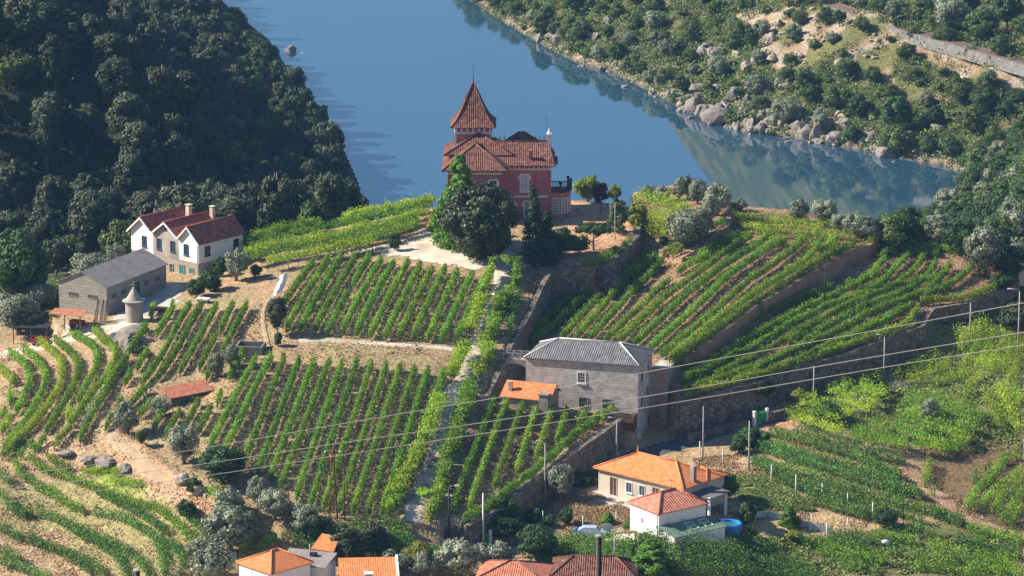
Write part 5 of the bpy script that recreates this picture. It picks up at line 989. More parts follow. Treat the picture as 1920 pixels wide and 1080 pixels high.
# behind the terrace, right of the mansion
for i,s in enumerate([[(1190,372),(1240,375),(1290,390)],[(1185,385),(1230,392),(1280,402)],[(1195,398),(1240,410),(1262,418)],[(1212,412),(1222,440)],[(1240,415),(1247,440)],[(1225,425),(1235,430)]]): vine(s,f'{ORD[i]} bright vine row from the back between the mansion terrace and the olive trees','vine rows right of the mansion',w=1.0,z0=.3,z1=1.8,dens=150,mat='vinel',spiky=.8)
# right lower plots
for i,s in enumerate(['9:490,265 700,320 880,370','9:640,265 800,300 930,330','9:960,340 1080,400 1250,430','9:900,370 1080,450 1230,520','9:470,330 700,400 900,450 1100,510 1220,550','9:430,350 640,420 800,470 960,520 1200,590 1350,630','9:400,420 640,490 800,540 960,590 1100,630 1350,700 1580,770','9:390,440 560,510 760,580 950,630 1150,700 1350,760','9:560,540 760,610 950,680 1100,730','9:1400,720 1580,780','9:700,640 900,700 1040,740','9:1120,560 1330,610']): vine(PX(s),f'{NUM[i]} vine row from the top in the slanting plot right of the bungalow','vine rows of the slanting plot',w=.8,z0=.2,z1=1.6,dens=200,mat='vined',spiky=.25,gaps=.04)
ca=['9:620,195 760,230 900,280','9:590,170 760,150 900,200','9:660,110 800,130 960,170','9:720,80 900,100 1060,150','9:830,40 960,70 1100,110','9:900,10 1040,40 1180,80','9:940,300 1100,330 1260,350','9:960,270 1150,300 1350,350','9:1180,250 1350,300 1500,350','9:1200,200 1400,240 1600,290','9:1220,150 1400,190 1660,250','9:1240,100 1450,140 1690,200','9:1260,60 1450,90 1650,140','9:1050,210 1160,240','9:1450,380 1560,340','9:1000,20 1130,50','9:1500,280 1620,330','9:1330,350 1480,370']
for i,s in enumerate(ca): vine(PX(s),f'{NUM[i]} trellis vine band in the bright plots below the big wall','trellis vines below the big wall end',w=1.6,z0=.9,z1=1.9,dens=230,canopy=True,mat='vinel' if i<6 or i>14 else 'vine',gaps=.16,spiky=.8)
tr_=['6:1660,740 1600,830 1480,960','6:1700,720 1680,820 1600,960','6:1760,720 1740,830 1660,980','6:1820,760 1800,860 1720,1000','6:1890,760 1850,880 1780,1020','6:1910,830 1880,960 1840,1070','6:1560,770 1580,850','6:1440,930 1330,960 1200,1040','6:1520,950 1400,1000 1260,1060','6:1620,1000 1500,1040 1400,1075','6:1700,1020 1600,1070','6:1100,1040 1000,1075','9:1700,30 1760,160 1800,260','9:1780,10 1840,140 1900,260','9:1850,10 1910,110','9:1640,20 1560,60']
for i,s in enumerate(tr_): vine(PX(s),f'{NUM[i]} ragged bright vine row at the right edge below the big wall','ragged vine rows at the right edge',w=1.0,z0=.2,z1=1.5,dens=120,mat='vinel',gaps=.28,spiky=.7)
rg=['9:1605,700 1640,600 1740,500 1820,420','9:1665,690 1730,620 1850,520 1915,470','9:1750,720 1800,620 1915,540','9:1800,760 1870,660 1915,600','9:1640,540 1650,500','9:1780,440 1820,400 1915,400','9:1700,560 1760,520','9:1840,780 1915,690','9:1365,560 1390,430','9:1395,600 1420,620','9:1700,480 1730,450']
for i,s in enumerate(rg): vine(PX(s),f'{NUM[i]} vine row from the left on the shaded slope at the lower right edge','vine rows of the lower right slope',w=.7,z0=.2,z1=1.5,dens=110,mat='vine')
bo=['8:1120,885 1400,880 1640,895','8:1650,870 1910,875','9:0,870 300,885 520,900','8:1130,930 1400,925 1650,935','8:1670,925 1915,925','9:0,915 260,925 480,935','8:1160,975 1420,970 1620,985','8:1640,985 1915,970','9:0,960 300,965 660,975','8:1290,1010 1540,1010','9:0,1010 350,1010 700,1020','9:0,1055 350,1060 750,1070','9:660,880 860,900 1050,920','9:700,920 900,950 1150,990','9:820,850 1000,860 1200,890','9:1080,840 1300,880 1500,920','9:1250,800 1500,850 1700,890','9:1600,800 1800,850 1915,880','9:1150,930 1400,980 1650,1010','9:1300,910 1600,960 1915,1000','9:1550,900 1750,930 1915,950','9:1300,1010 1550,1050 1800,1075','9:900,1000 1100,1060','9:1600,1010 1915,1060','8:1110,1010 1240,1000']
for i,s in enumerate(bo): vine(PX(s),f'{"low" if i<12 else "slanting"} leafy vine row of the bottom right plot, {NUM[i] if i<25 else "last"} from the white house','vine rows of the bottom right plot',w=1.1,z0=.15,z1=1.55,dens=190,mat='vined' if i<12 else ('vine' if i%2 else 'vined'),gaps=.18,spiky=.5)
for i in range(9):
    f=i/8; a=(560+f*60,(1000+f*40)); 
    s=[(528+i*20,1010+i*7),(600+i*18,990+i*9.5),(680+i*14,985+i*11),(760+i*6,988+i*10)] if i<6 else [(690+(i-6)*30,1040+(i-6)*6),(760+(i-6)*12,1030+(i-6)*8),(830+(i-6)*8,1035+(i-6)*5)]
    vine(s,f'{ORD[i]} dense vine row from the top in the small plot above the bottom orange roofs','vine rows above the bottom houses',w=.8,z0=.2,z1=1.5,dens=150,mat='vined',gaps=.06,spiky=.4)
for i,s in enumerate(['7:470,490 600,480 700,500','7:640,540 720,560 800,560']): vine(PX(s),f'{ORD[i]} bright green patch of low plants under the broken wall','low green patches',mat='vinel',w=1.3,z0=0,z1=.7,dens=220,posts=False,name='shrub_patch',cat='shrub')
# ------------------------------------------------------------------ trees near by
def T(kind,px,py,h,w,label,cat='tree',name=None,group=None,variant=None): return tree(name or {'olive':'olive_tree','cypress':'cypress_tree','bush':'shrub','pbush':'shrub'}.get(kind,'tree'),kind,G(px,py),h,w,label,cat,group,variant=variant)
T('bright',862,462,14.2,10.6,'tall bright green tree in front of the mansion, left of the dark round tree',variant=0)
T('bright',840,442,8.0,6.4,'smaller bright tree at the left corner of the mansion',variant=1)
T('magnolia',898,488,13.2,16.6,'huge dark round evergreen tree in front of the mansion',variant=0)
T('cypress',1000,500,12.6,4.2,'tall dark cypress in front of the mansion bay',variant=0,cat='cypress')
T('cypress',1026,495,8.2,4.0,'shorter dark cypress right of the tall one below the mansion bay',variant=1,cat='cypress')
T('leafy',1052,480,5.0,5.2,'dark leafy shrub mass below the mansion bay window'); T('leafy',1085,478,3.4,4.0,'low dark shrub at the foot of the terrace cherry tree',cat='shrub')
T('yellow',815,440,3.4,3.6,'pale yellowish shrub left of the mansion trees',cat='shrub'); T('leafy',840,462,3.5,4.4,'light shrub at the left foot of the big dark tree',cat='shrub'); T('bright',985,385,5.5,2.6,'small bright tree against the mansion wall behind the cypress')
T('cherry',1113,470,4.6,7.2,'spreading green cherry tree on the mansion terrace')
T('round',1103,378,4.6,5.6,'round yellow green tree behind the mansion terrace lawn'); T('plum',1126,402,5.6,3.2,'dark purple leaved plum tree on the mansion terrace')
T('conifer',1160,438,6.8,4.6,'dark conifer with pale top right of the mansion terrace'); T('yellow',1196,442,5.2,4.4,'yellow green laurel bush at the terrace corner'); T('yellow',1152,380,3.5,2.6,'small yellowish tree behind the purple plum'); T('leafy',1075,372,2.6,3.,'light green bush beside the mansion balcony',cat='shrub')
T('yellow',1050,330,2.6,2.0,'thin shrub growing on the mansion balcony',cat='shrub') if False else None
ol=[(1188,372,3.4,4.2,'pale round olive tree alone on the ridge behind the bright vines'),(1243,380,2.6,3.0,'small olive tree left of the three ridge olives'),(1272,378,4.0,3.6,'olive tree with open crown on the ridge above the river'),(1308,385,4.2,3.6,'tall pale olive tree in the middle of the ridge group'),(1345,405,5.2,4.8,'wide olive tree at the right end of the ridge group'),(1330,420,4.0,4.0,'lower olive tree in front of the ridge group'),(1284,466,6.0,6.2,'large leaning olive tree above the reddish curved wall'),(1312,450,5.0,4.6,'second olive tree beside the large one above the reddish wall'),(1495,418,4.0,4.2,'left of the two round pale olives on the rounded terrace edge'),(1545,420,4.1,4.6,'right of the two round pale olives on the rounded terrace edge'),(1603,445,4.0,4.2,'olive tree behind the end of the curved bank wall'),(1640,455,3.6,3.8,'shaded olive tree right of the curved bank wall end'),(1845,518,8.0,6.6,'big dark olive tree at the right end of the lower terraces'),
(470,452,2.8,3.6,'pale olive bush on the ridge right of the farmhouse'),(498,447,2.4,3.0,'small olive bush behind the trellised vines near the farmhouse'),(530,440,3.2,3.4,'taller olive bush behind the trellised vines near the farmhouse'),(666,404,3.6,5.0,'wide olive tree on the ridge at mid left of the mansion hill'),(728,392,3.2,4.6,'olive tree on the ridge nearer the mansion'),(800,376,2.4,3.4,'low pale olive bush left of the mansion wall'),(640,412,2.4,3.0,'small olive bush at the left end of the ridge trees'),
(443,528,5.2,4.6,'small trimmed olive tree in the farm yard right of the farmhouse'),(407,708,3.6,2.8,'small olive tree left of the low tiled shelter'),(433,692,3.6,2.6,'small olive tree below the water tank'),(240,818,5.0,4.6,'grey round olive tree above the broken stone wall'),(345,872,5.6,4.8,'dark olive tree beside the broken stone wall'),(302,782,2.8,3.0,'thin bare crowned olive tree left of the low tiled shelter'),
(485,955,4.6,3.6,'small olive tree at the bottom left corner of the middle plot'),(515,978,4.2,4.8,'round olive tree below the middle plot'),(572,1002,4.0,4.4,'pale olive tree left of the pylon foot'),(425,990,5.6,5.4,'grey olive tree at top of the bottom left thicket'),(432,1038,6.4,7.4,'largest grey olive tree above the bottom left house'),(395,1092,5.8,7.6,'grey olive tree at the bottom edge left of the white house'),(735,1092,4.2,5.2,'olive tree right of the bottom house chimney'),(860,1088,5.4,6.2,'wide olive tree at the bottom edge below the green gate'),(930,1080,4.6,5.4,'second olive tree at the bottom edge beside the old roof'),(800,1088,4.0,4.6,'dark olive bush at the bottom between the houses and the road'),
(1051,938,5.0,4.0,'single olive tree at the foot of the low rubble wall by the lamp pole'),(35,628,6.2,7.4,'large grey olive tree above the dark shelter at far left'),(12,610,5.0,5.4,'olive tree at the left edge behind the farm track'),(75,588,4.4,5.2,'olive bush left of the granite shed gable'),(165,528,4.4,6.4,'pale olive trees behind the granite shed roof'),(215,497,3.6,4.0,'pale olive bush left of the farmhouse wall'),(1745,800,4.2,3.2,'grey shrub tree at the right of the trellis plot')]
ol+=[(1215,376,2.4,3.0,'small pale olive between the lone ridge olive and the ridge group'),(1385,398,2.2,3.0,'small pale olive bush on the ridge where the rounded terrace begins'),(1625,447,3.6,4.0,'pale olive just right of the curved bank wall end'),(1575,432,2.6,3.2,'small pale olive between the two round olives and the bank wall'),(1290,372,3.6,3.6,'pale olive at the back of the ridge group')]
for a,b,h,w,l in ol: T('olive',a,b,h*1.08,w*1.12,l,cat='olive tree')
oth=[('broad',38,585,13.5,11,'big dark round tree at the left edge above the olive bushes'),('euc',105,520,7,5,'thin loose tree behind the granite shed at left'),('broad',88,520,6.5,5,'dark green tree left of the granite shed'),('leafy',395,548,4.0,4.2,'leafy shrub tree at the farmhouse corner'),('leafy',368,560,3.4,3.6,'small dark tree in the farm yard beside the stone table'),('leafy',412,520,3.6,2.6,'climbing plant against the farmhouse side wall'),('leafy',480,520,2.2,2.2,'low shrub behind the farm yard tree'),
('plum',300,590,1.2,3.0,'heap of dry purple brown brush in the farm yard'),('euc',520,632,6.6,3.6,'narrow half dead tree at the left corner of the upper plot'),('leafy',522,650,2.4,1.6,'small green shoot at the foot of the narrow dead tree'),('broad',417,908,5.8,7.8,'dark spreading tree at the lower left corner of the middle plot'),('bush',265,830,2.,2.,'small dark bush on the broken stone wall'),('leafy',362,925,2.4,2.6,'ivy bush growing on the broken stone wall'),('leafy',350,975,3.0,3.4,'dry shrub on the bank below the stone wall'),
('broad',585,1012,3.6,5.4,'deep green bush right of the pale olive at the bottom'),('euc',655,1088,8.2,6.0,'loose dark tree in front of the bottom orange roofs'),('euc',700,1050,5.5,5.4,'dull loose tree behind the bottom orange roof'),('yellow',780,1062,3.4,4.0,'yellow green bush in the vines right of the bottom orange roof'),
('broad',1008,1058,5.6,6.2,'dark loose tree left of the bottom right vine rows'),('broad',935,1010,3.8,7.5,'dark clipped shrub group behind the green gate'),('broad',945,985,4.2,5.5,'dark green bush against the low wall behind the green gate'),('bright',1222,1092,5.6,9.5,'wide yellow green tree at the bottom right of the dark post'),('bright',1185,1076,3.5,3.,'small green tree beside the pole at the bottom'),
('leafy',1110,908,2.0,4.2,'low leafy plants left of the bungalow wall'),('leafy',1085,912,2.0,4.2,'low leafy plants behind the olive tree at the wall foot'),('broad',1360,938,4.2,4.4,'dark round bush at the right end of the bungalow'),('leafy',1402,985,3.6,3.0,'small green tree right of the pool'),('bright',1480,985,2.6,3.8,'bright green round bush in the dry field'),('yellow',1490,1018,1.8,3.0,'yellow green bush above the bottom vine rows'),('broad',1660,990,3.0,4.4,'dark dry bush at the corner of the slanting plot'),('bright',1187,990,2.0,3.4,'rounded hedge left of the white house'),('bright',1140,985,1.6,3.4,'low hedge beside the concrete yard'),('leafy',1062,985,2.6,2.8,'young green tree in the garden left of the blue barrel'),('leafy',1030,990,2.0,2.0,'small fruit tree in the bare garden bed'),('leafy',1000,985,2.6,3.0,'green bush at the road end of the garden'),('leafy',1410,840,3.2,6.0,'dark fig like bush at the top of the slanting plot'),('leafy',1385,850,2.6,3.2,'green banana like shrub by the wire fence'),
('leafy',740,472,3.2,2.4,'small thin tree in front of the stone bench'),('leafy',1405,1010,2.0,3.,'bushy garden plants right of the pool fence'),('broad',1550,790,3.,5.,'dark bush at the foot of the tallest wall'),('yellow',1500,765,3.2,4.2,'yellow green bush at the wall end beside the trellis'),('broad',1640,740,2.4,5.,'dark bushes at the wall foot above the ragged vines'),('euc',1905,640,7.,6.,'olive brown tree at the right edge under the big wall end'),('leafy',1880,500,2.6,4.,'bright bush left of the small red roofed house'),('broad',1880,545,3.,5.,'dark bush beyond the end of the big wall'),
('leafy',1255,805,1.6,2.4,'tufts of weed at the foot of the grey house side') if False else ('leafy',1137,765,3.,1.6,'tall weed against the grey house front'),('leafy',1112,765,2.,1.8,'shrub under the first cellar window of the grey house'),('leafy',1245,460,1.6,2.,'small vine bush above the reddish wall'),('leafy',1425,760,2.2,5.,'ivy clump hanging on the tallest wall')]
for k,a,b,h,w,l in oth: T(k,a,b,h,w,l,cat='shrub' if h<3.1 else 'tree')
T('leafy',205,545,2.,3.,'bright green bush left of the shed gable',cat='shrub'); T('pbush',90,560,2.2,5.,'pale green bank bush left of the shed',cat='shrub')
# trees right behind the terraces
hb=[(1700,440),(1740,430),(1780,425),(1820,440),(1860,450),(1900,470),(1690,460),(1725,462),(1760,465),(1800,480),(1870,480),(1900,430),(1855,415),(1815,395),(1780,395),(1760,410),(1730,405),(1850,380),(1890,385),(1915,350),(1870,350),(1840,345),(1905,310),(1875,310),(1845,320),(1665,470),(1915,500),(1890,520)]
# ------------------------------------------------------------------ forest on the left, scrub on the right bank
def scatter(region,n,mind,test=None,seed=1,maxtry=60000):
    g=np.random.default_rng(seed); out=[]; (x0,x1,y0,y1)=region; cell={}
    c=mind
    for _ in range(maxtry):
        x=g.uniform(x0,x1);y=g.uniform(y0,y1); k=(int(x//c),int(y//c)); ok=True
        for i in (-1,0,1):
            for j in (-1,0,1):
                for q in cell.get((k[0]+i,k[1]+j),()):
                    if (q[0]-x)**2+(q[1]-y)**2<mind*mind: ok=False
        if not ok: continue
        if test and not test(x,y): continue
        cell.setdefault(k,[]).append((x,y)); out.append((x,y))
        if len(out)>=n: break
    return out
gsx=np.arange(-170,260,2.);gsy=np.arange(630,1240,2.); _SX,_SY=np.meshgrid(gsx,gsy); _D=segdist(RIV,_SX,_SY); SDG=np.where(inpoly(RIV,_SX,_SY),-_D,_D).tolist(); ZG=Zf(_SX,_SY).tolist()
def sdr(x,y): return SDG[min(max(int((y-630)/2+.5),0),len(SDG)-1)][min(max(int((x+170)/2+.5),0),len(SDG[0])-1)]
def zq(x,y): return ZG[min(max(int((y-630)/2+.5),0),len(SDG)-1)][min(max(int((x+170)/2+.5),0),len(SDG[0])-1)]
def leftok(x,y):
    z=zq(x,y); px,py=proj(x,y,z+6); 
    qx,qy=proj(x,y,z+9)
    if qx+22>np.interp(qy,[-50,0,50,100,150,200,240,300,350,420],[395,425,490,545,572,610,638,668,685,690]): return False
    return px<760 and px>-60 and py>-110 and sdr(x,y)>1.5 and x<-12
fl=scatter((-150,-20,660,1190),430,6.9,leftok,3,200000)
lowf=[q for q in fl]
for i,(x,y) in enumerate(fl):
    z=float(Zf(x,y)); d=sdr(x,y); u=rng.uniform()
    px,py=proj(x,y,z)
    near_water=d<24
    kind='pine' if (u<.55 if near_water else u<.16) else ('euc' if u<.82 else 'tree')
    h={'pine':rng.uniform(8,12),'euc':rng.uniform(11,17),'tree':rng.uniform(7,10)}[kind]; w={'pine':rng.uniform(7,10),'euc':rng.uniform(6.5,9.5),'tree':rng.uniform(7,10)}[kind]
    band='close to the water' if near_water else ('in the shaded hollow behind the farmhouse' if y<800 else ('high on the dark slope' if z>45 else 'on the middle of the dark slope'))
    nm={'pine':'pine','euc':'tall loose eucalyptus','tree':'round broadleaf tree'}[kind]
    tree({'pine':'pine_tree','euc':'eucalyptus_tree','tree':'broadleaf_tree'}[kind],kind,(x,y,z-.3),h,w,f'{nm} {band}, left forest',{'pine':'pine','euc':'eucalyptus','tree':'tree'}[kind],f'{nm}s {band}')
# undergrowth
def undergrowth(name,pts,r,mat,nleaf,size,label,cat='undergrowth',flat=.7):
    P_=np.array(pts); n=len(P_); k=np.repeat(np.arange(n),nleaf); d=unit(rng.normal(size=(n*nleaf,3))); d[:,2]=np.abs(d[:,2]); rr=(np.array(r)[k] if np.ndim(r) else np.full(len(k),r))[:,None]
    Q=P_[k]+d*rr*(rng.uniform(.3,1.05,(len(k),1))**.6)*np.array([1,1,flat]); V=quads(Q,unit(d+rng.normal(size=d.shape)*.45),size); return tag(link(name,qmesh(name,V),MT[mat]),label,cat,kind='stuff')
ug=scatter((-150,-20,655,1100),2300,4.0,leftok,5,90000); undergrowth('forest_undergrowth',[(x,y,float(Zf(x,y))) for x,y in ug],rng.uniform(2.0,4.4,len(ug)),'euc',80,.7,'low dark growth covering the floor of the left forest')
dry=[[(1375,25),(1500,5),(1640,15),(1700,60),(1860,120),(1920,110),(1920,170),(1800,150),(1700,90),(1660,150),(1560,110),(1480,140),(1440,120),(1400,60)],[(1650,150),(1720,150),(1790,190),(1700,190)]]
_dx,_dy=np.meshgrid(np.arange(1360,1940,5.),np.arange(0,220,5.)); DG=np.logical_or.reduce([inpoly(d,_dx,_dy) for d in dry]).tolist()
def indry(px,py):
    j=int((py)/5+.5);i=int((px-1360)/5+.5); return 0<=j<len(DG) and 0<=i<len(DG[0]) and DG[j][i]
def rightok(x,y):
    z=zq(x,y); px,py=proj(x,y,z+1)
    if not(px>860 and px<1980 and py>-40 and py<520 and sdr(x,y)>1.2): return False
    if indry(px,py): return rng.uniform()<.05
    if x<-8 and y<900: return False
    if x<94 and y<842: return False
    rr=math.hypot(0,0)
    return abs(z-23.9)>1.2 or rng.uniform()<.3
fr=scatter((-20,230,700,1230),215,7.4,rightok,11,120000)+scatter((90,200,640,905),115,5.6,lambda x,y: rightok(x,y) and (x>100 or y>850),12,60000)
for i,(x,y) in enumerate(fr):
    z=float(Zf(x,y)); px,py=proj(x,y,z); u=rng.uniform(); far_r=px>1450 and py>180
    hi=px>1780 and py<90
    kind=('broad' if u<.35 else 'tree' if u<.75 else 'olive' if u<.85 else 'pine') if (far_r or hi) else ('tree' if u<.62 else 'pine' if u<.78 else 'olive')
    s=1.25 if far_r else 1.
    h=rng.uniform(3.4,6.2)*s*(1.4 if hi else 1); w=h*rng.uniform(.95,1.35)
    if kind=='pine': h*=1.35
    band='at the river edge' if sdr(x,y)<14 else ('in the shade above the railway' if hi else 'on the dense slope right of the cove' if far_r else 'on the scrubby far bank')
    nm={'broad':'dense green tree','tree':'round bushy tree','olive':'grey green tree','pine':'dark pine'}[kind]
    tree({'pine':'pine_tree','olive':'olive_tree'}.get(kind,'broadleaf_tree'),kind,(x,y,z-.2),h,w,f'{nm} {band}',{'pine':'pine'}.get(kind,'tree'),f'{nm}s {band}')
for i,(a,b) in enumerate(hb):
    p=G(a,b); k=('broad','tree','olive')[i%3]; tree('broadleaf_tree',k,p,rng.uniform(4.5,7.5),rng.uniform(6,8.5),f'{["dense green","bushy","grey green"][i%3]} tree behind the end of the right terraces','tree',f'{["dense green","bushy","grey green"][i%3]} trees behind the right terraces')
sb=scatter((-20,230,640,1230),290,5.2,rightok,13,120000)
for i,(x,y) in enumerate(sb):
    z=float(Zf(x,y)); k='pbush' if rng.uniform()<.45 else 'bush'; px,py=proj(x,y,z); h=rng.uniform(1.4,2.8)
    band='at the river edge' if sdr(x,y)<12 else ('on the slope right of the cove' if px>1450 and py>180 else 'on the scrubby far bank')
    tree('shrub',k,(x,y,z-.1),h,h*rng.uniform(1.3,2.),f'{"pale" if k=="pbush" else "dark"} low shrub {band}','shrub',f'{"pale" if k=="pbush" else "dark"} shrubs {band}')
for mt,sd,n,lab in (('scrub',21,4200,'dark'),('scrubp',22,3600,'pale')):
    q=scatter((-20,230,640,1230),n,2.6,rightok,sd,60000); undergrowth('bank_scrub',[(x,y,float(Zf(x,y))) for x,y in q],rng.uniform(1.6,3.4,len(q)),mt,58,.5,f'{lab} low scrub covering the far river bank','scrub')
# boulders along the shore
big=[(1340,98,34,24),(1320,100,40,26),(1290,50,20,14),(1010,70,14,22),(1050,72,34,26),(1035,70,22,12),(1017,30,18,14),(1112,68,26,18),(1142,40,18,12),(1090,40,26,12),(1305,195,42,34),(1345,215,50,42),(1320,210,40,36),(1360,200,30,20),(1285,190,18,22),(1268,183,14,16),(1253,172,12,12),(1235,150,14,22),(1310,165,32,20),(1345,165,30,16),(1375,180,26,20),(1390,200,20,14),(1420,160,22,16),(1440,165,26,18),(1405,170,22,22),(1430,190,18,14),(1405,235,26,32),(1425,240,22,26),(1447,228,26,24),(1427,218,16,14),(1443,245,22,12),(1380,238,16,12),(1365,236,18,12),(1350,228,24,16),(1500,245,30,22),(1513,248,26,26),(1530,250,26,34),(1548,240,18,20),(1567,258,34,24),(1530,262,32,14),(1555,262,14,12),(1583,240,16,14),(1595,245,16,12),(1580,230,34,20),(1540,222,24,18),(1520,215,20,12),(1430,150,18,12),(1460,160,22,18),(1472,162,22,16),(1325,90,30,12),(1595,128,34,26),(1575,120,18,22),(1622,195,22,20),(1665,285,44,24),(1700,255,22,26),(1755,240,26,16),(1645,280,20,16),(1090,122,14,8),(1130,128,18,12),(1160,130,14,8),(1400,128,24,16),(1420,112,20,20),(1445,110,22,16),(1440,75,20,22),(1490,60,16,18),(1555,70,18,18),(1500,105,20,14),(1380,100,20,12),(1530,40,14,10),(1462,45,12,14),(1610,5,20,12),(1555,180,14,10),(1500,178,12,10),(1470,195,16,12),(960,18,12,10),(930,22,10,8),(905,6,12,8),(1280,205,20,14)]
for i,(a,b,w,h) in enumerate(big):
    p=G(a,b+h*.3); s=math.dist((0,0,H),tuple(p))/F; pale=indry(a,b)or(b<130 and a>1360)
    wl='at the waterline' if sdr(p[0],p[1])<4 else ('on the dry upper slope' if pale else 'among the scrub of the far bank')
    sz='large' if w>=26 else 'small'
    rock(p,w*s*1.35,h*s*1.5,f'{sz} {"pale" if pale else "grey"} boulder {wl}',f'{sz} {"pale" if pale else "grey"} boulders {wl}',pale)
gq=np.random.default_rng(77); m0=0
for _ in range(3000):
    a=gq.uniform(1225,1640); b=gq.uniform(100,275)
    d_=abs(b-(165+(a-1225)*.25)); 
    if gq.uniform()>math.exp(-(d_/34)**2) or m0>=90: continue
    p=G(a,b); 
    if p[2]<.2 or p[1]>1150: continue
    w=gq.uniform(1.3,3.8)**1.0; m0+=1; pale=gq.uniform()<.3
    rock(p,w,w*gq.uniform(.6,1.),('pale' if pale else 'grey')+' granite block in the boulder scree above the waterline',('pale' if pale else 'grey')+' blocks of the boulder scree',pale)
# shore rocks
n=0; L,_=resample(rightshore,2.6)
for x,y in L:
    px,py=proj(x,y,0)
    if not(870<px<1780): continue
    dens=.85 if 1180<px<1620 else .45
    for _ in range(3):
        if rng.uniform()<dens*.5 and n<60:
            xx=x+rng.normal()*1.8+.5;yy=y+rng.normal()*2.2+1.5; z=max(float(Zf(xx,yy)),-.2); w=rng.uniform(.8,2.4) if 1180<px<1620 else rng.uniform(.6,1.7); rock((xx,yy,z),w,w*rng.uniform(.6,.9),'small loose rock along the waterline of the far bank','loose rocks along the far waterline'); n+=1
g=0
for _ in range(4000):
    x=rng.uniform(20,150);y=rng.uniform(700,1150); z=float(Zf(x,y)); px,py=proj(x,y,z)
    if indry(px,py) and px<1760 and g<62: w=rng.uniform(.7,2.6); rock((x,y,z),w,w*.55,'pale rock lying on the dry upper slope of the far bank','pale rocks on the dry slope',True); g+=1
p=at(545,97,0); rock((p[0],p[1],-.2),3.6,2.8,'lone brown boulder in the river off the forest point',k=3,sink=.35); p=at(567,100,0); rock((p[0],p[1],-.1),1.6,.5,'flat white rock beside the lone river boulder',pale=True,sink=.3)
# outcrop under tower
for a,b,w,h,l in ((225,640,5.2,4.6,'largest grey rock of the outcrop under the round tower'),(258,622,4.2,3.0,'rock carrying the round tower'),(245,655,4.6,3.6,'lower rounded rock of the tower outcrop'),(215,655,3.0,2.6,'left foot rock of the tower outcrop'),(270,640,3.0,2.4,'right shoulder rock of the tower outcrop')): rock(G(a,b),w,h,l,rz=rng.uniform(0,3),sink=.42)
T('leafy',262,668,1.6,2.6,'green weeds growing over the tower outcrop',cat='shrub')
for a,b,w,h,l in ((125,858,3.2,1.6,'grey boulder at the left end of the lower rock ledge'),(165,868,4.0,1.8,'dark boulder of the rock ledge beside the dirt track'),(200,875,4.2,1.6,'long flat boulder of the rock ledge'),(238,885,3.0,1.5,'right end boulder of the rock ledge'),(345,905,2.6,2.6,'tall pale stone in the broken wall'),(375,925,2.2,2.6,'last pale stone of the broken wall')): rock(G(a,b),w,h,l,pale='pale' in l)
# ------------------------------------------------------------------ poles
def ht(px,y0,p): d=math.dist((0,0,H),tuple(p)); return d
def pole(px,yt,yb,label,mat='conc',r=.11,lamp=0,group=None,cat='pole',name='utility_pole'):
    p=G(px,yb); s=math.dist((0,0,H),tuple(p))/F; h=(yb-yt)*s/.965; e=empty(name,p,0,label=label,cat=cat,group=group)
    MB().tube([(0,0,-.5),(0,0,h)],[r*1.15,r*.8],8).build('mast',mat,e)
    if lamp: a=MB().tube([(0,0,h-.1),(lamp*.3,0,h+.25),(lamp*1.0,-.2,h+.35)],.04,5).build('arm','conc',e); MB().add([(lamp*.8,-.28,h+.32),(lamp*1.6,-.34,h+.36),(lamp*1.6,-.06,h+.36),(lamp*.8,-.1,h+.32),(lamp*.85,-.26,h+.46),(lamp*1.5,-.3,h+.46),(lamp*1.5,-.1,h+.46),(lamp*.85,-.12,h+.46)],[(3,2,1,0),(4,5,6,7),(0,1,5,4),(1,2,6,5),(2,3,7,6),(3,0,4,7)]).build('lamp_head','trim',e)
    return e
pole(1156,787,872,'concrete street lamp at the top of the low rubble wall by the grey house',lamp=-.8,cat='street lamp',name='street_lamp')
pole(1022,832,942,'concrete street lamp beside the lone olive at the wall foot',lamp=-.8,cat='street lamp',name='street_lamp')
pole(842,920,1022,'dark street lamp beside the railing at the lane gate',mat='iron',lamp=.9,r=.14,cat='street lamp',name='street_lamp')
pole(906,925,1030,'white pole beside the bright green gate',mat='wpost',r=.13)
pole(1152,1000,1062,'thin concrete pole above the brown old roof',lamp=0,r=.09); pole(1404,790,884,'leaning concrete pole left of the slanting vine plot',r=.12)
pole(1318,762,858,'shaded grey pole in front of the tallest wall',mat='conc',r=.1); pole(1525,688,762,'grey pole at the wall foot beside the trellis plot',r=.1); pole(1657,632,712,'street lamp standing against the middle of the tallest wall',lamp=-.8,cat='street lamp',name='street_lamp'); pole(1669,690,768,'thin pole inside the trellis plot',r=.06,mat='iron')
pole(1818,570,645,'grey pole in front of the big wall where it bends',r=.11); pole(1908,548,675,'tall street lamp at the right edge beyond the big wall',lamp=-1.2,cat='street lamp',name='street_lamp'); pole(1910,485,520,'pole in front of the small red roofed house',r=.07,mat='iron')
pole(1546,495,573,'dark pole in the lower right vines under the curved bank',mat='iron',r=.09); pole(1661,490,548,'dark pole in the lower right vines farther right',mat='iron',r=.08); pole(582,1022,1090,'grey pole beside the bottom left orange roof',r=.12)
pole(1144,378,432,'left of two thin pale poles on the mansion terrace',r=.06); pole(1153,383,452,'right of two thin pale poles on the mansion terrace',r=.07); pole(1693,912,985,'thin dark pole in the slanting vine plot',mat='iron',r=.07); pole(1481,635,650,'short post in the lower right vines',r=.06)
pole(763,425,462,'thin iron post at the edge of the sandy courtyard',mat='iron',r=.05)
fp=[(1312,828,854),(1355,843,870),(1446,873,905),(1492,890,924),(1541,908,936),(1589,926,954),(1636,943,976),(1682,964,985),(1521,965,994),(1550,981,1012),(1589,970,1000)]
for i,(a,t,b) in enumerate(fp): pole(a,t,b,f'{NUM[i]} white fence post from the bungalow along the dry field','wpost',.09,group='white fence posts of the dry field',cat='fence post',name='fence_post')
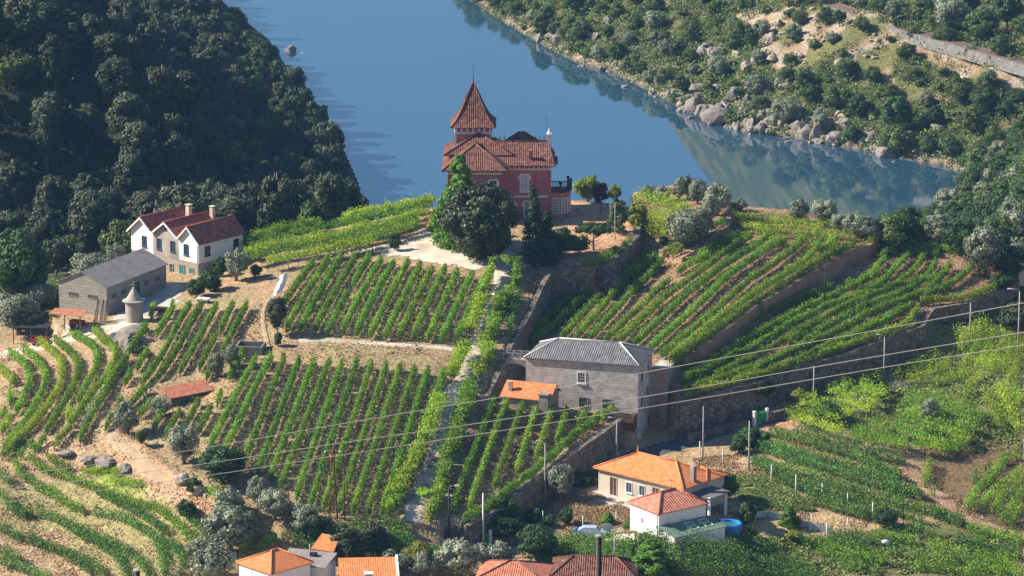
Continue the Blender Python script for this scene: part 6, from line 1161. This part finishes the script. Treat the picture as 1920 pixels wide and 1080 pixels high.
for i,(a,t,b) in enumerate([(1018,958,988),(1093,966,998),(1155,960,985)]): pole(a,t,b,f'{["left","middle","right"][i]} white garden post between the green gate and the white house','wpost',.07,group='white garden posts',cat='fence post',name='fence_post')
# wire net
a=G(1395,985);e=empty('garden_net',a,0,label='pale translucent netting fence right of the pool',cat='net'); pts=[G(x,y) for x,y in ((1408,975),(1440,972),(1480,980),(1515,992),(1560,1003))]
m=MB()
for p,q in zip(pts[:-1],pts[1:]):
    p=p-a;q=q-a; m.add([(p[0],p[1],p[2]),(q[0],q[1],q[2]),(q[0],q[1],q[2]+.9),(p[0],p[1],p[2]+.95),(p[0],p[1]+.04,p[2]),(q[0],q[1]+.04,q[2]),(q[0],q[1]+.04,q[2]+.9),(p[0],p[1]+.04,p[2]+.95)],[(0,1,2,3),(7,6,5,4),(3,2,6,7)])
m.build('net','net',e)
for p in pts: p=p-a; MB().tube([(p[0],p[1],p[2]-.2),(p[0],p[1],p[2]+1.1)],.04,5).build('stake','wood',e)
# pool-side board fence
a=G(1365,1010); e=empty('board_fence',a,R(8),label='short grey plank fence in front of the pool',cat='fence'); m=MB()
for i in range(9): m.box(-1.+i*.42,-.7+i*.42,-.02,.02,-.2,1.25)
m.build('planks','wood',e); MB().box(-1.,2.7,.025,.07,.9,1.).build('rail','wood',e)
# garden wall behind green gate and wall by the road
def wpix(l,label,h,mat='rubble',thick=.5):
    pts=[G(*q) for q in l]; o0=pts[0]; m=MB(); L_,ln=resample([q[:2] for q in pts],1.2)
    for p,q in zip(L_[:-1],L_[1:]):
        d=(q-p)/np.linalg.norm(q-p); nn=np.array([-d[1],d[0]])*thick/2; zz=[float(Zf(*p)),float(Zf(*q))]
        c=[p-nn,q-nn*1,q+nn,p+nn]; m.add([(k[0]-o0[0],k[1]-o0[1],zz[j]-1-o0[2]) for k,j in zip(c,(0,1,1,0))]+[(k[0]-o0[0],k[1]-o0[1],zz[j]+h-o0[2]) for k,j in zip(c,(0,1,1,0))],[(0,1,5,4),(2,3,7,6),(4,5,6,7),(0,4,7,3),(1,2,6,5)])
    o=m.build('garden_wall',mat,None,label,category='wall') if False else m.build('garden_wall',mat); o.location=tuple(o0); return tag(o,label,'wall')
wpix([(922,1022),(970,1022)],'low stone garden wall right of the bright green gate',1.1)
wpix([(1290,832),(1340,818),(1400,806)],'low shaded wall along the road left of the green metal gate',1.4); wpix([(1442,793),(1480,782),(1530,772)],'low stone wall right of the green metal gate',1.4)
wpix([(826,1030),(858,1040),(870,1018)],'low curved stone wall at the corner of the lane gate',1.3)
# pylon
p=G(625,985); e=empty('lattice_pylon',p,0,label='rusty lattice pylon standing at the lower edge of the middle plot',cat='pylon'); s=math.dist((0,0,H),tuple(p))/F; h=(985-838)*s/.965
c=[(-1.,-1.),(1.,-1.),(1.,1.),(-1.,1.)]; m=MB()
def pt(i,f): k=1-f*.82; return (c[i%4][0]*k*.62,c[i%4][1]*k*.62,h*f)
for i in range(4): m.tube([pt(i,0),pt(i,1)],.055,4)
for j in range(9):
    for i in range(4): m.tube([pt(i,j/9),pt(i+1,(j+1)/9)],.025,3); m.tube([pt(i+1,j/9),pt(i,(j+1)/9)],.025,3)
m.build('lattice','rust',e); m=MB(); m.box(-1.1,1.1,-.06,.06,h-.9,h-.78); m.box(-.9,.9,-.06,.06,h-1.6,h-1.5); m.build('crossarm','rust',e)
for x in (-1,0,1): MB().lathe([(.09,h-.78),(.11,h-.6),(.05,h-.5)],(x,0),8).build('insulator','trim',e)
p=G(646,975); e=empty('rusty_mast',p,0,label='thin rusty mast with stays right of the lattice pylon',cat='mast'); MB().tube([(0,0,-.3),(0,0,7.4)],.07,5).build('mast','rust',e)
m=MB(); 
for x,y in ((1.6,-.6),(-1.2,.8)): m.tube([(0,0,6),(x,y,0)],.025,3)
m.build('stay','rust',e)
# cables
def cable(pts,ya,yb,label):
    P3=[]
    for px,py in pts:
        f=(px-pts[0][0])/(pts[-1][0]-pts[0][0]); d=rayd(px,py); y=ya*(1-f)+yb*f; P3.append(np.array([0,0,H])+d*(y/d[1]))
    P3=[P3[0]+(P3[0]-P3[1])*.6]+P3+[P3[-1]+(P3[-1]-P3[-2])*.6]
    P3=[np.array(q) for q in smoothline(P3,2)]; o0=P3[0]; m=MB(); m.tube([q-o0 for q in P3],.0064,6); o=m.build('power_cable','wire'); o.location=tuple(o0); return tag(o,label,'cable')
cable([(0,895),(320,852),(640,794),(1090,720),(1280,685),(1597,628),(1920,568)],78,47,'uppermost of the three pale power cables crossing the vineyards')
cable([(0,920),(320,880),(640,830),(960,785),(1280,732),(1613,673),(1920,623)],80,48,'middle of the three pale power cables crossing the vineyards')
cable([(0,943),(320,903),(640,853),(960,805),(1280,753),(1707,680),(1920,647)],82,49,'lowest of the three pale power cables crossing the vineyards')
# near posts on the camera's own hillside
for px,py,w,l,yy in ((1124,1006,11,'thick dark blurred looking post rising from the bottom edge',95),(258,1070,12,'short dark post tip at the bottom left edge',90)):
    d=rayd(px,py); t=np.array([0,0,H])+d*(yy/d[1]); zb=float(Zt(t[0],t[1])); r=w/2*yy/F; m=MB(); m.tube([(0,0,-.5),(.0,0,(t[2]-zb)*.5),(-.02,0,t[2]-zb)],[r*1.25,r*1.1,r],8); o=empty('near_post',(t[0],t[1],zb),0,label='thick dark post rising from the bottom edge beside the brown old roof' if px>900 else l,cat='post'); m.build('post','iron',o); MB().lathe([(r*1.15,t[2]-zb),(r*1.15,t[2]-zb+.035),(r*.5,t[2]-zb+.05)],(-.02,0),8).build('cap','conc',o)
# railway on its bench above the far bank
rq=((1560,8),(1600,22),(1660,42),(1720,60),(1790,80),(1860,100),(1925,118),(1990,138)); pf=np.polyfit([q[0] for q in rq],[G(a,b)[2] for a,b in rq],1); wp=[tuple(at(a,b,float(np.polyval(pf,a))+.7)) for a,b in rq]; zr0=wp[0][2]; RL,_l=resample(smoothline(wp,2),2.); RT=np.gradient(RL[:,:2],axis=0); RT/=np.linalg.norm(RT,axis=1,keepdims=True); RN=np.stack([RT[:,1],-RT[:,0]],1)
def strip(prof,name,mat):
    """sweeps a cross section (offset towards the river, height) along the railway line"""
    k=len(prof); o0=np.array([RL[0,0],RL[0,1],zr0]); V=[]
    for p,n_ in zip(RL,RN):
        for w_,z in prof: V.append((p[0]+n_[0]*w_-o0[0],p[1]+n_[1]*w_-o0[1],z+p[2]-zr0))
    m=MB(); m.add(V,[(i*k+j,i*k+j+1,(i+1)*k+j+1,(i+1)*k+j) for i in range(len(RL)-1) for j in range(k-1)]); o=m.build(name,mat); o.location=tuple(o0); return o
sg=1 if (RN[3]@(np.array([0,-1.])))>0 else -1
tag(strip([(-3.2*sg,-2),(-2.8*sg,0),(2.3*sg,0),(2.3*sg,-.3)],'railway_bed','ballast'),kind='structure')
tag(strip([(2.1*sg,.03),(2.55*sg,.03),(2.9*sg,-2.6)],'railway_wall','tank'),'grey retaining wall carrying the railway on the far slope','wall')
for w_,l_ in ((.75*sg,'nearer'),(-.75*sg,'farther')): tag(strip([(w_-.06,0),(w_-.06,.16),(w_+.06,.16),(w_+.06,0)],'rail','rust'),l_+' steel rail of the railway on the far slope','rail','railway rails')
p=G(1828,95); e=empty('signal_mast',p,0,label='dark mast beside the railway on the far slope',cat='mast'); MB().tube([(0,0,0),(0,0,4.5)],.1,6).build('mast','iron',e); MB().box(-.3,.3,-.1,.1,3.6,4.2).build('board','iron',e)
# grass tufts over the plots (uncountable)
def tufts(name,polys,n,size,h,mat,label,seed,cond=None):
    g=np.random.default_rng(seed); xs=[];ys=[]
    for poly in polys:
        P_=np.array(poly); x=g.uniform(P_[:,0].min(),P_[:,0].max(),n);y=g.uniform(P_[:,1].min(),P_[:,1].max(),n); k=inpoly(poly,x,y)&(g.uniform(0,1,n)<1.5*vnoise(x,y,3.,seed)-.25); xs.append(x[k]);ys.append(y[k])
    x=np.concatenate(xs);y=np.concatenate(ys); z=Zf(x,y)+h*.4; Nn=unit(np.stack([g.normal(size=len(x)),g.normal(size=len(x)),g.uniform(.5,1.6,len(x))],1)); V=quads(np.stack([x,y,z],1),Nn,size,1.0); return tag(link(name,qmesh(name,V),MT[mat]),label,'grass',kind='stuff')
wp_=lambda m,l: topoly(m,l)
tufts('dry_grass',[wp_(mW,[(120,830),(240,650),(520,560),(600,480),(900,520),(930,640),(850,980),(540,980),(390,900)]),wp_(mW,[(900,760),(1170,770),(870,980),(830,980)])],60000,.22,.16,'tuft','dry grass tufts between the vine rows',41)
tufts('dry_grass',[PF,PG],30000,.26,.2,'tuft','dry weeds between the right terrace rows',45)
tufts('green_grass',[wp_(mW,[(120,830),(520,560),(600,480),(900,520),(850,980),(540,980),(390,900)])],14000,.34,.2,'tuftg','green grass tufts scattered between the vine rows',42)
fB=lambda l: [tuple(G(a,b)[:2]) for a,b in l]
tufts('bank_grass',[fB([(0,660),(200,700),(120,840),(400,950),(450,1075),(0,1075)]),fB([(1300,860),(1400,850),(1660,960),(1600,1010),(1300,960)]),fB([(960,970),(1100,920),(1200,965),(1190,1000),(1000,1010)]),fB([(1440,800),(1720,880),(1880,1000),(1600,940)])],55000,.26,.2,'tuft','dry grass on the lower banks and the dry field',43)
tufts('bank_grass',[fB([(1330,900),(1450,890),(1530,960),(1420,960)]),fB([(1480,640),(1915,640),(1915,860),(1500,800)]),fB([(1000,1020),(1900,1010),(1900,1075),(1000,1075)]),fB([(40,590),(110,520),(110,600)])],40000,.4,.35,'tuftg','green weeds on the lower banks and between the lower vines',44)
for o_ in [o for o in list(bpy.data.objects) if o.name in('bungalow','village_house','farmhouse','white_house')]:
    z_={'bungalow':5.2,'village_house':5.9,'farmhouse':7.4,'white_house':6.0}[o_.name]; x_,y_={'bungalow':(5.,3.8),'village_house':(2.2,3.6),'farmhouse':(12.8,6.),'white_house':(3.2,4.5)}[o_.name]
    m=MB(); m.tube([(x_,y_,z_-.6),(x_,y_,z_+1.8)],.03,4); m.tube([(x_-.6,y_,z_+1.6),(x_+.6,y_,z_+1.6)],.02,4)
    for k in range(4): m.tube([(x_-.5+k*.33,y_-.3,z_+1.6),(x_-.5+k*.33,y_+.3,z_+1.6)],.015,3)
    m.build('antenna','iron',o_)
    W_,ze_={'bungalow':(14.9,3.3),'village_house':(6.4,4.4),'farmhouse':(15.1,5.6),'white_house':(6.3,4.5)}[o_.name]
    MB().tube([(W_-.25,-.08,ze_),(W_-.25,-.08,-.8)],.05,6).build('downpipe','conc',o_)
# ------------------------------------------------------------------ air, light, camera
m,nt,ns,ls=new_mat('river_air'); o=ns.new('ShaderNodeOutputMaterial'); v=ns.new('ShaderNodeVolumePrincipled'); v.inputs['Color'].default_value=(.30,.58,1,1); v.inputs['Density'].default_value=HAZE; v.inputs['Anisotropy'].default_value=.0; ls.new(v.outputs[0],o.inputs['Volume'])
o=MB().box(-960,960,-110,2260,-8,214).build('haze',m); tag(o,kind='stuff')
TINT=(.74,.97,1.30)
SUN_DIR=Vector((-1,.10,.74)).normalized(); elev=math.asin(SUN_DIR.z)
w=bpy.data.worlds.new('World'); bpy.context.scene.world=w; w.use_nodes=True; nt=w.node_tree; nt.nodes.clear(); bg=nt.nodes.new('ShaderNodeBackground'); sk=nt.nodes.new('ShaderNodeTexSky'); ow=nt.nodes.new('ShaderNodeOutputWorld')
sk.sky_type='NISHITA'; sk.sun_disc=False; sk.sun_elevation=elev; sk.sun_rotation=math.atan2(SUN_DIR.x,SUN_DIR.y); sk.air_density=1.3; sk.dust_density=.4; sk.ozone_density=2.2; sk.altitude=100
tm_=nt.nodes.new('ShaderNodeMix'); tm_.data_type='RGBA'; tm_.blend_type='MULTIPLY'; tm_.inputs[0].default_value=1; tm_.inputs[7].default_value=(*TINT,1); nt.links.new(sk.outputs[0],tm_.inputs[6]); nt.links.new(tm_.outputs[2],bg.inputs[0]); bg.inputs[1].default_value=SKY; nt.links.new(bg.outputs[0],ow.inputs[0])
sl=bpy.data.lights.new('sun','SUN'); sl.energy=SUNE; sl.angle=R(.5); sl.color=(1,.91,.77); so=bpy.data.objects.new('sun',sl); col.objects.link(so); so.rotation_euler=(-SUN_DIR).to_track_quat('-Z','Y').to_euler()
cam=bpy.data.cameras.new('camera'); cam.sensor_width=36; cam.lens=36*F/1920; cam.clip_start=1; cam.clip_end=6000; co=bpy.data.objects.new('camera',cam); col.objects.link(co); co.location=(0,0,H); co.rotation_euler=(R(90)-P,0,0)
sc=bpy.context.scene; sc.camera=co; sc.view_settings.view_transform='Standard'; sc.view_settings.look='None'; sc.view_settings.gamma=1; sc.view_settings.exposure=EXPO
sc.cycles.max_bounces=5; sc.cycles.diffuse_bounces=2; sc.cycles.glossy_bounces=2; sc.cycles.transmission_bounces=2; sc.cycles.volume_bounces=0; sc.cycles.transparent_max_bounces=4; sc.cycles.use_denoising=True; sc.cycles.sample_clamp_indirect=4
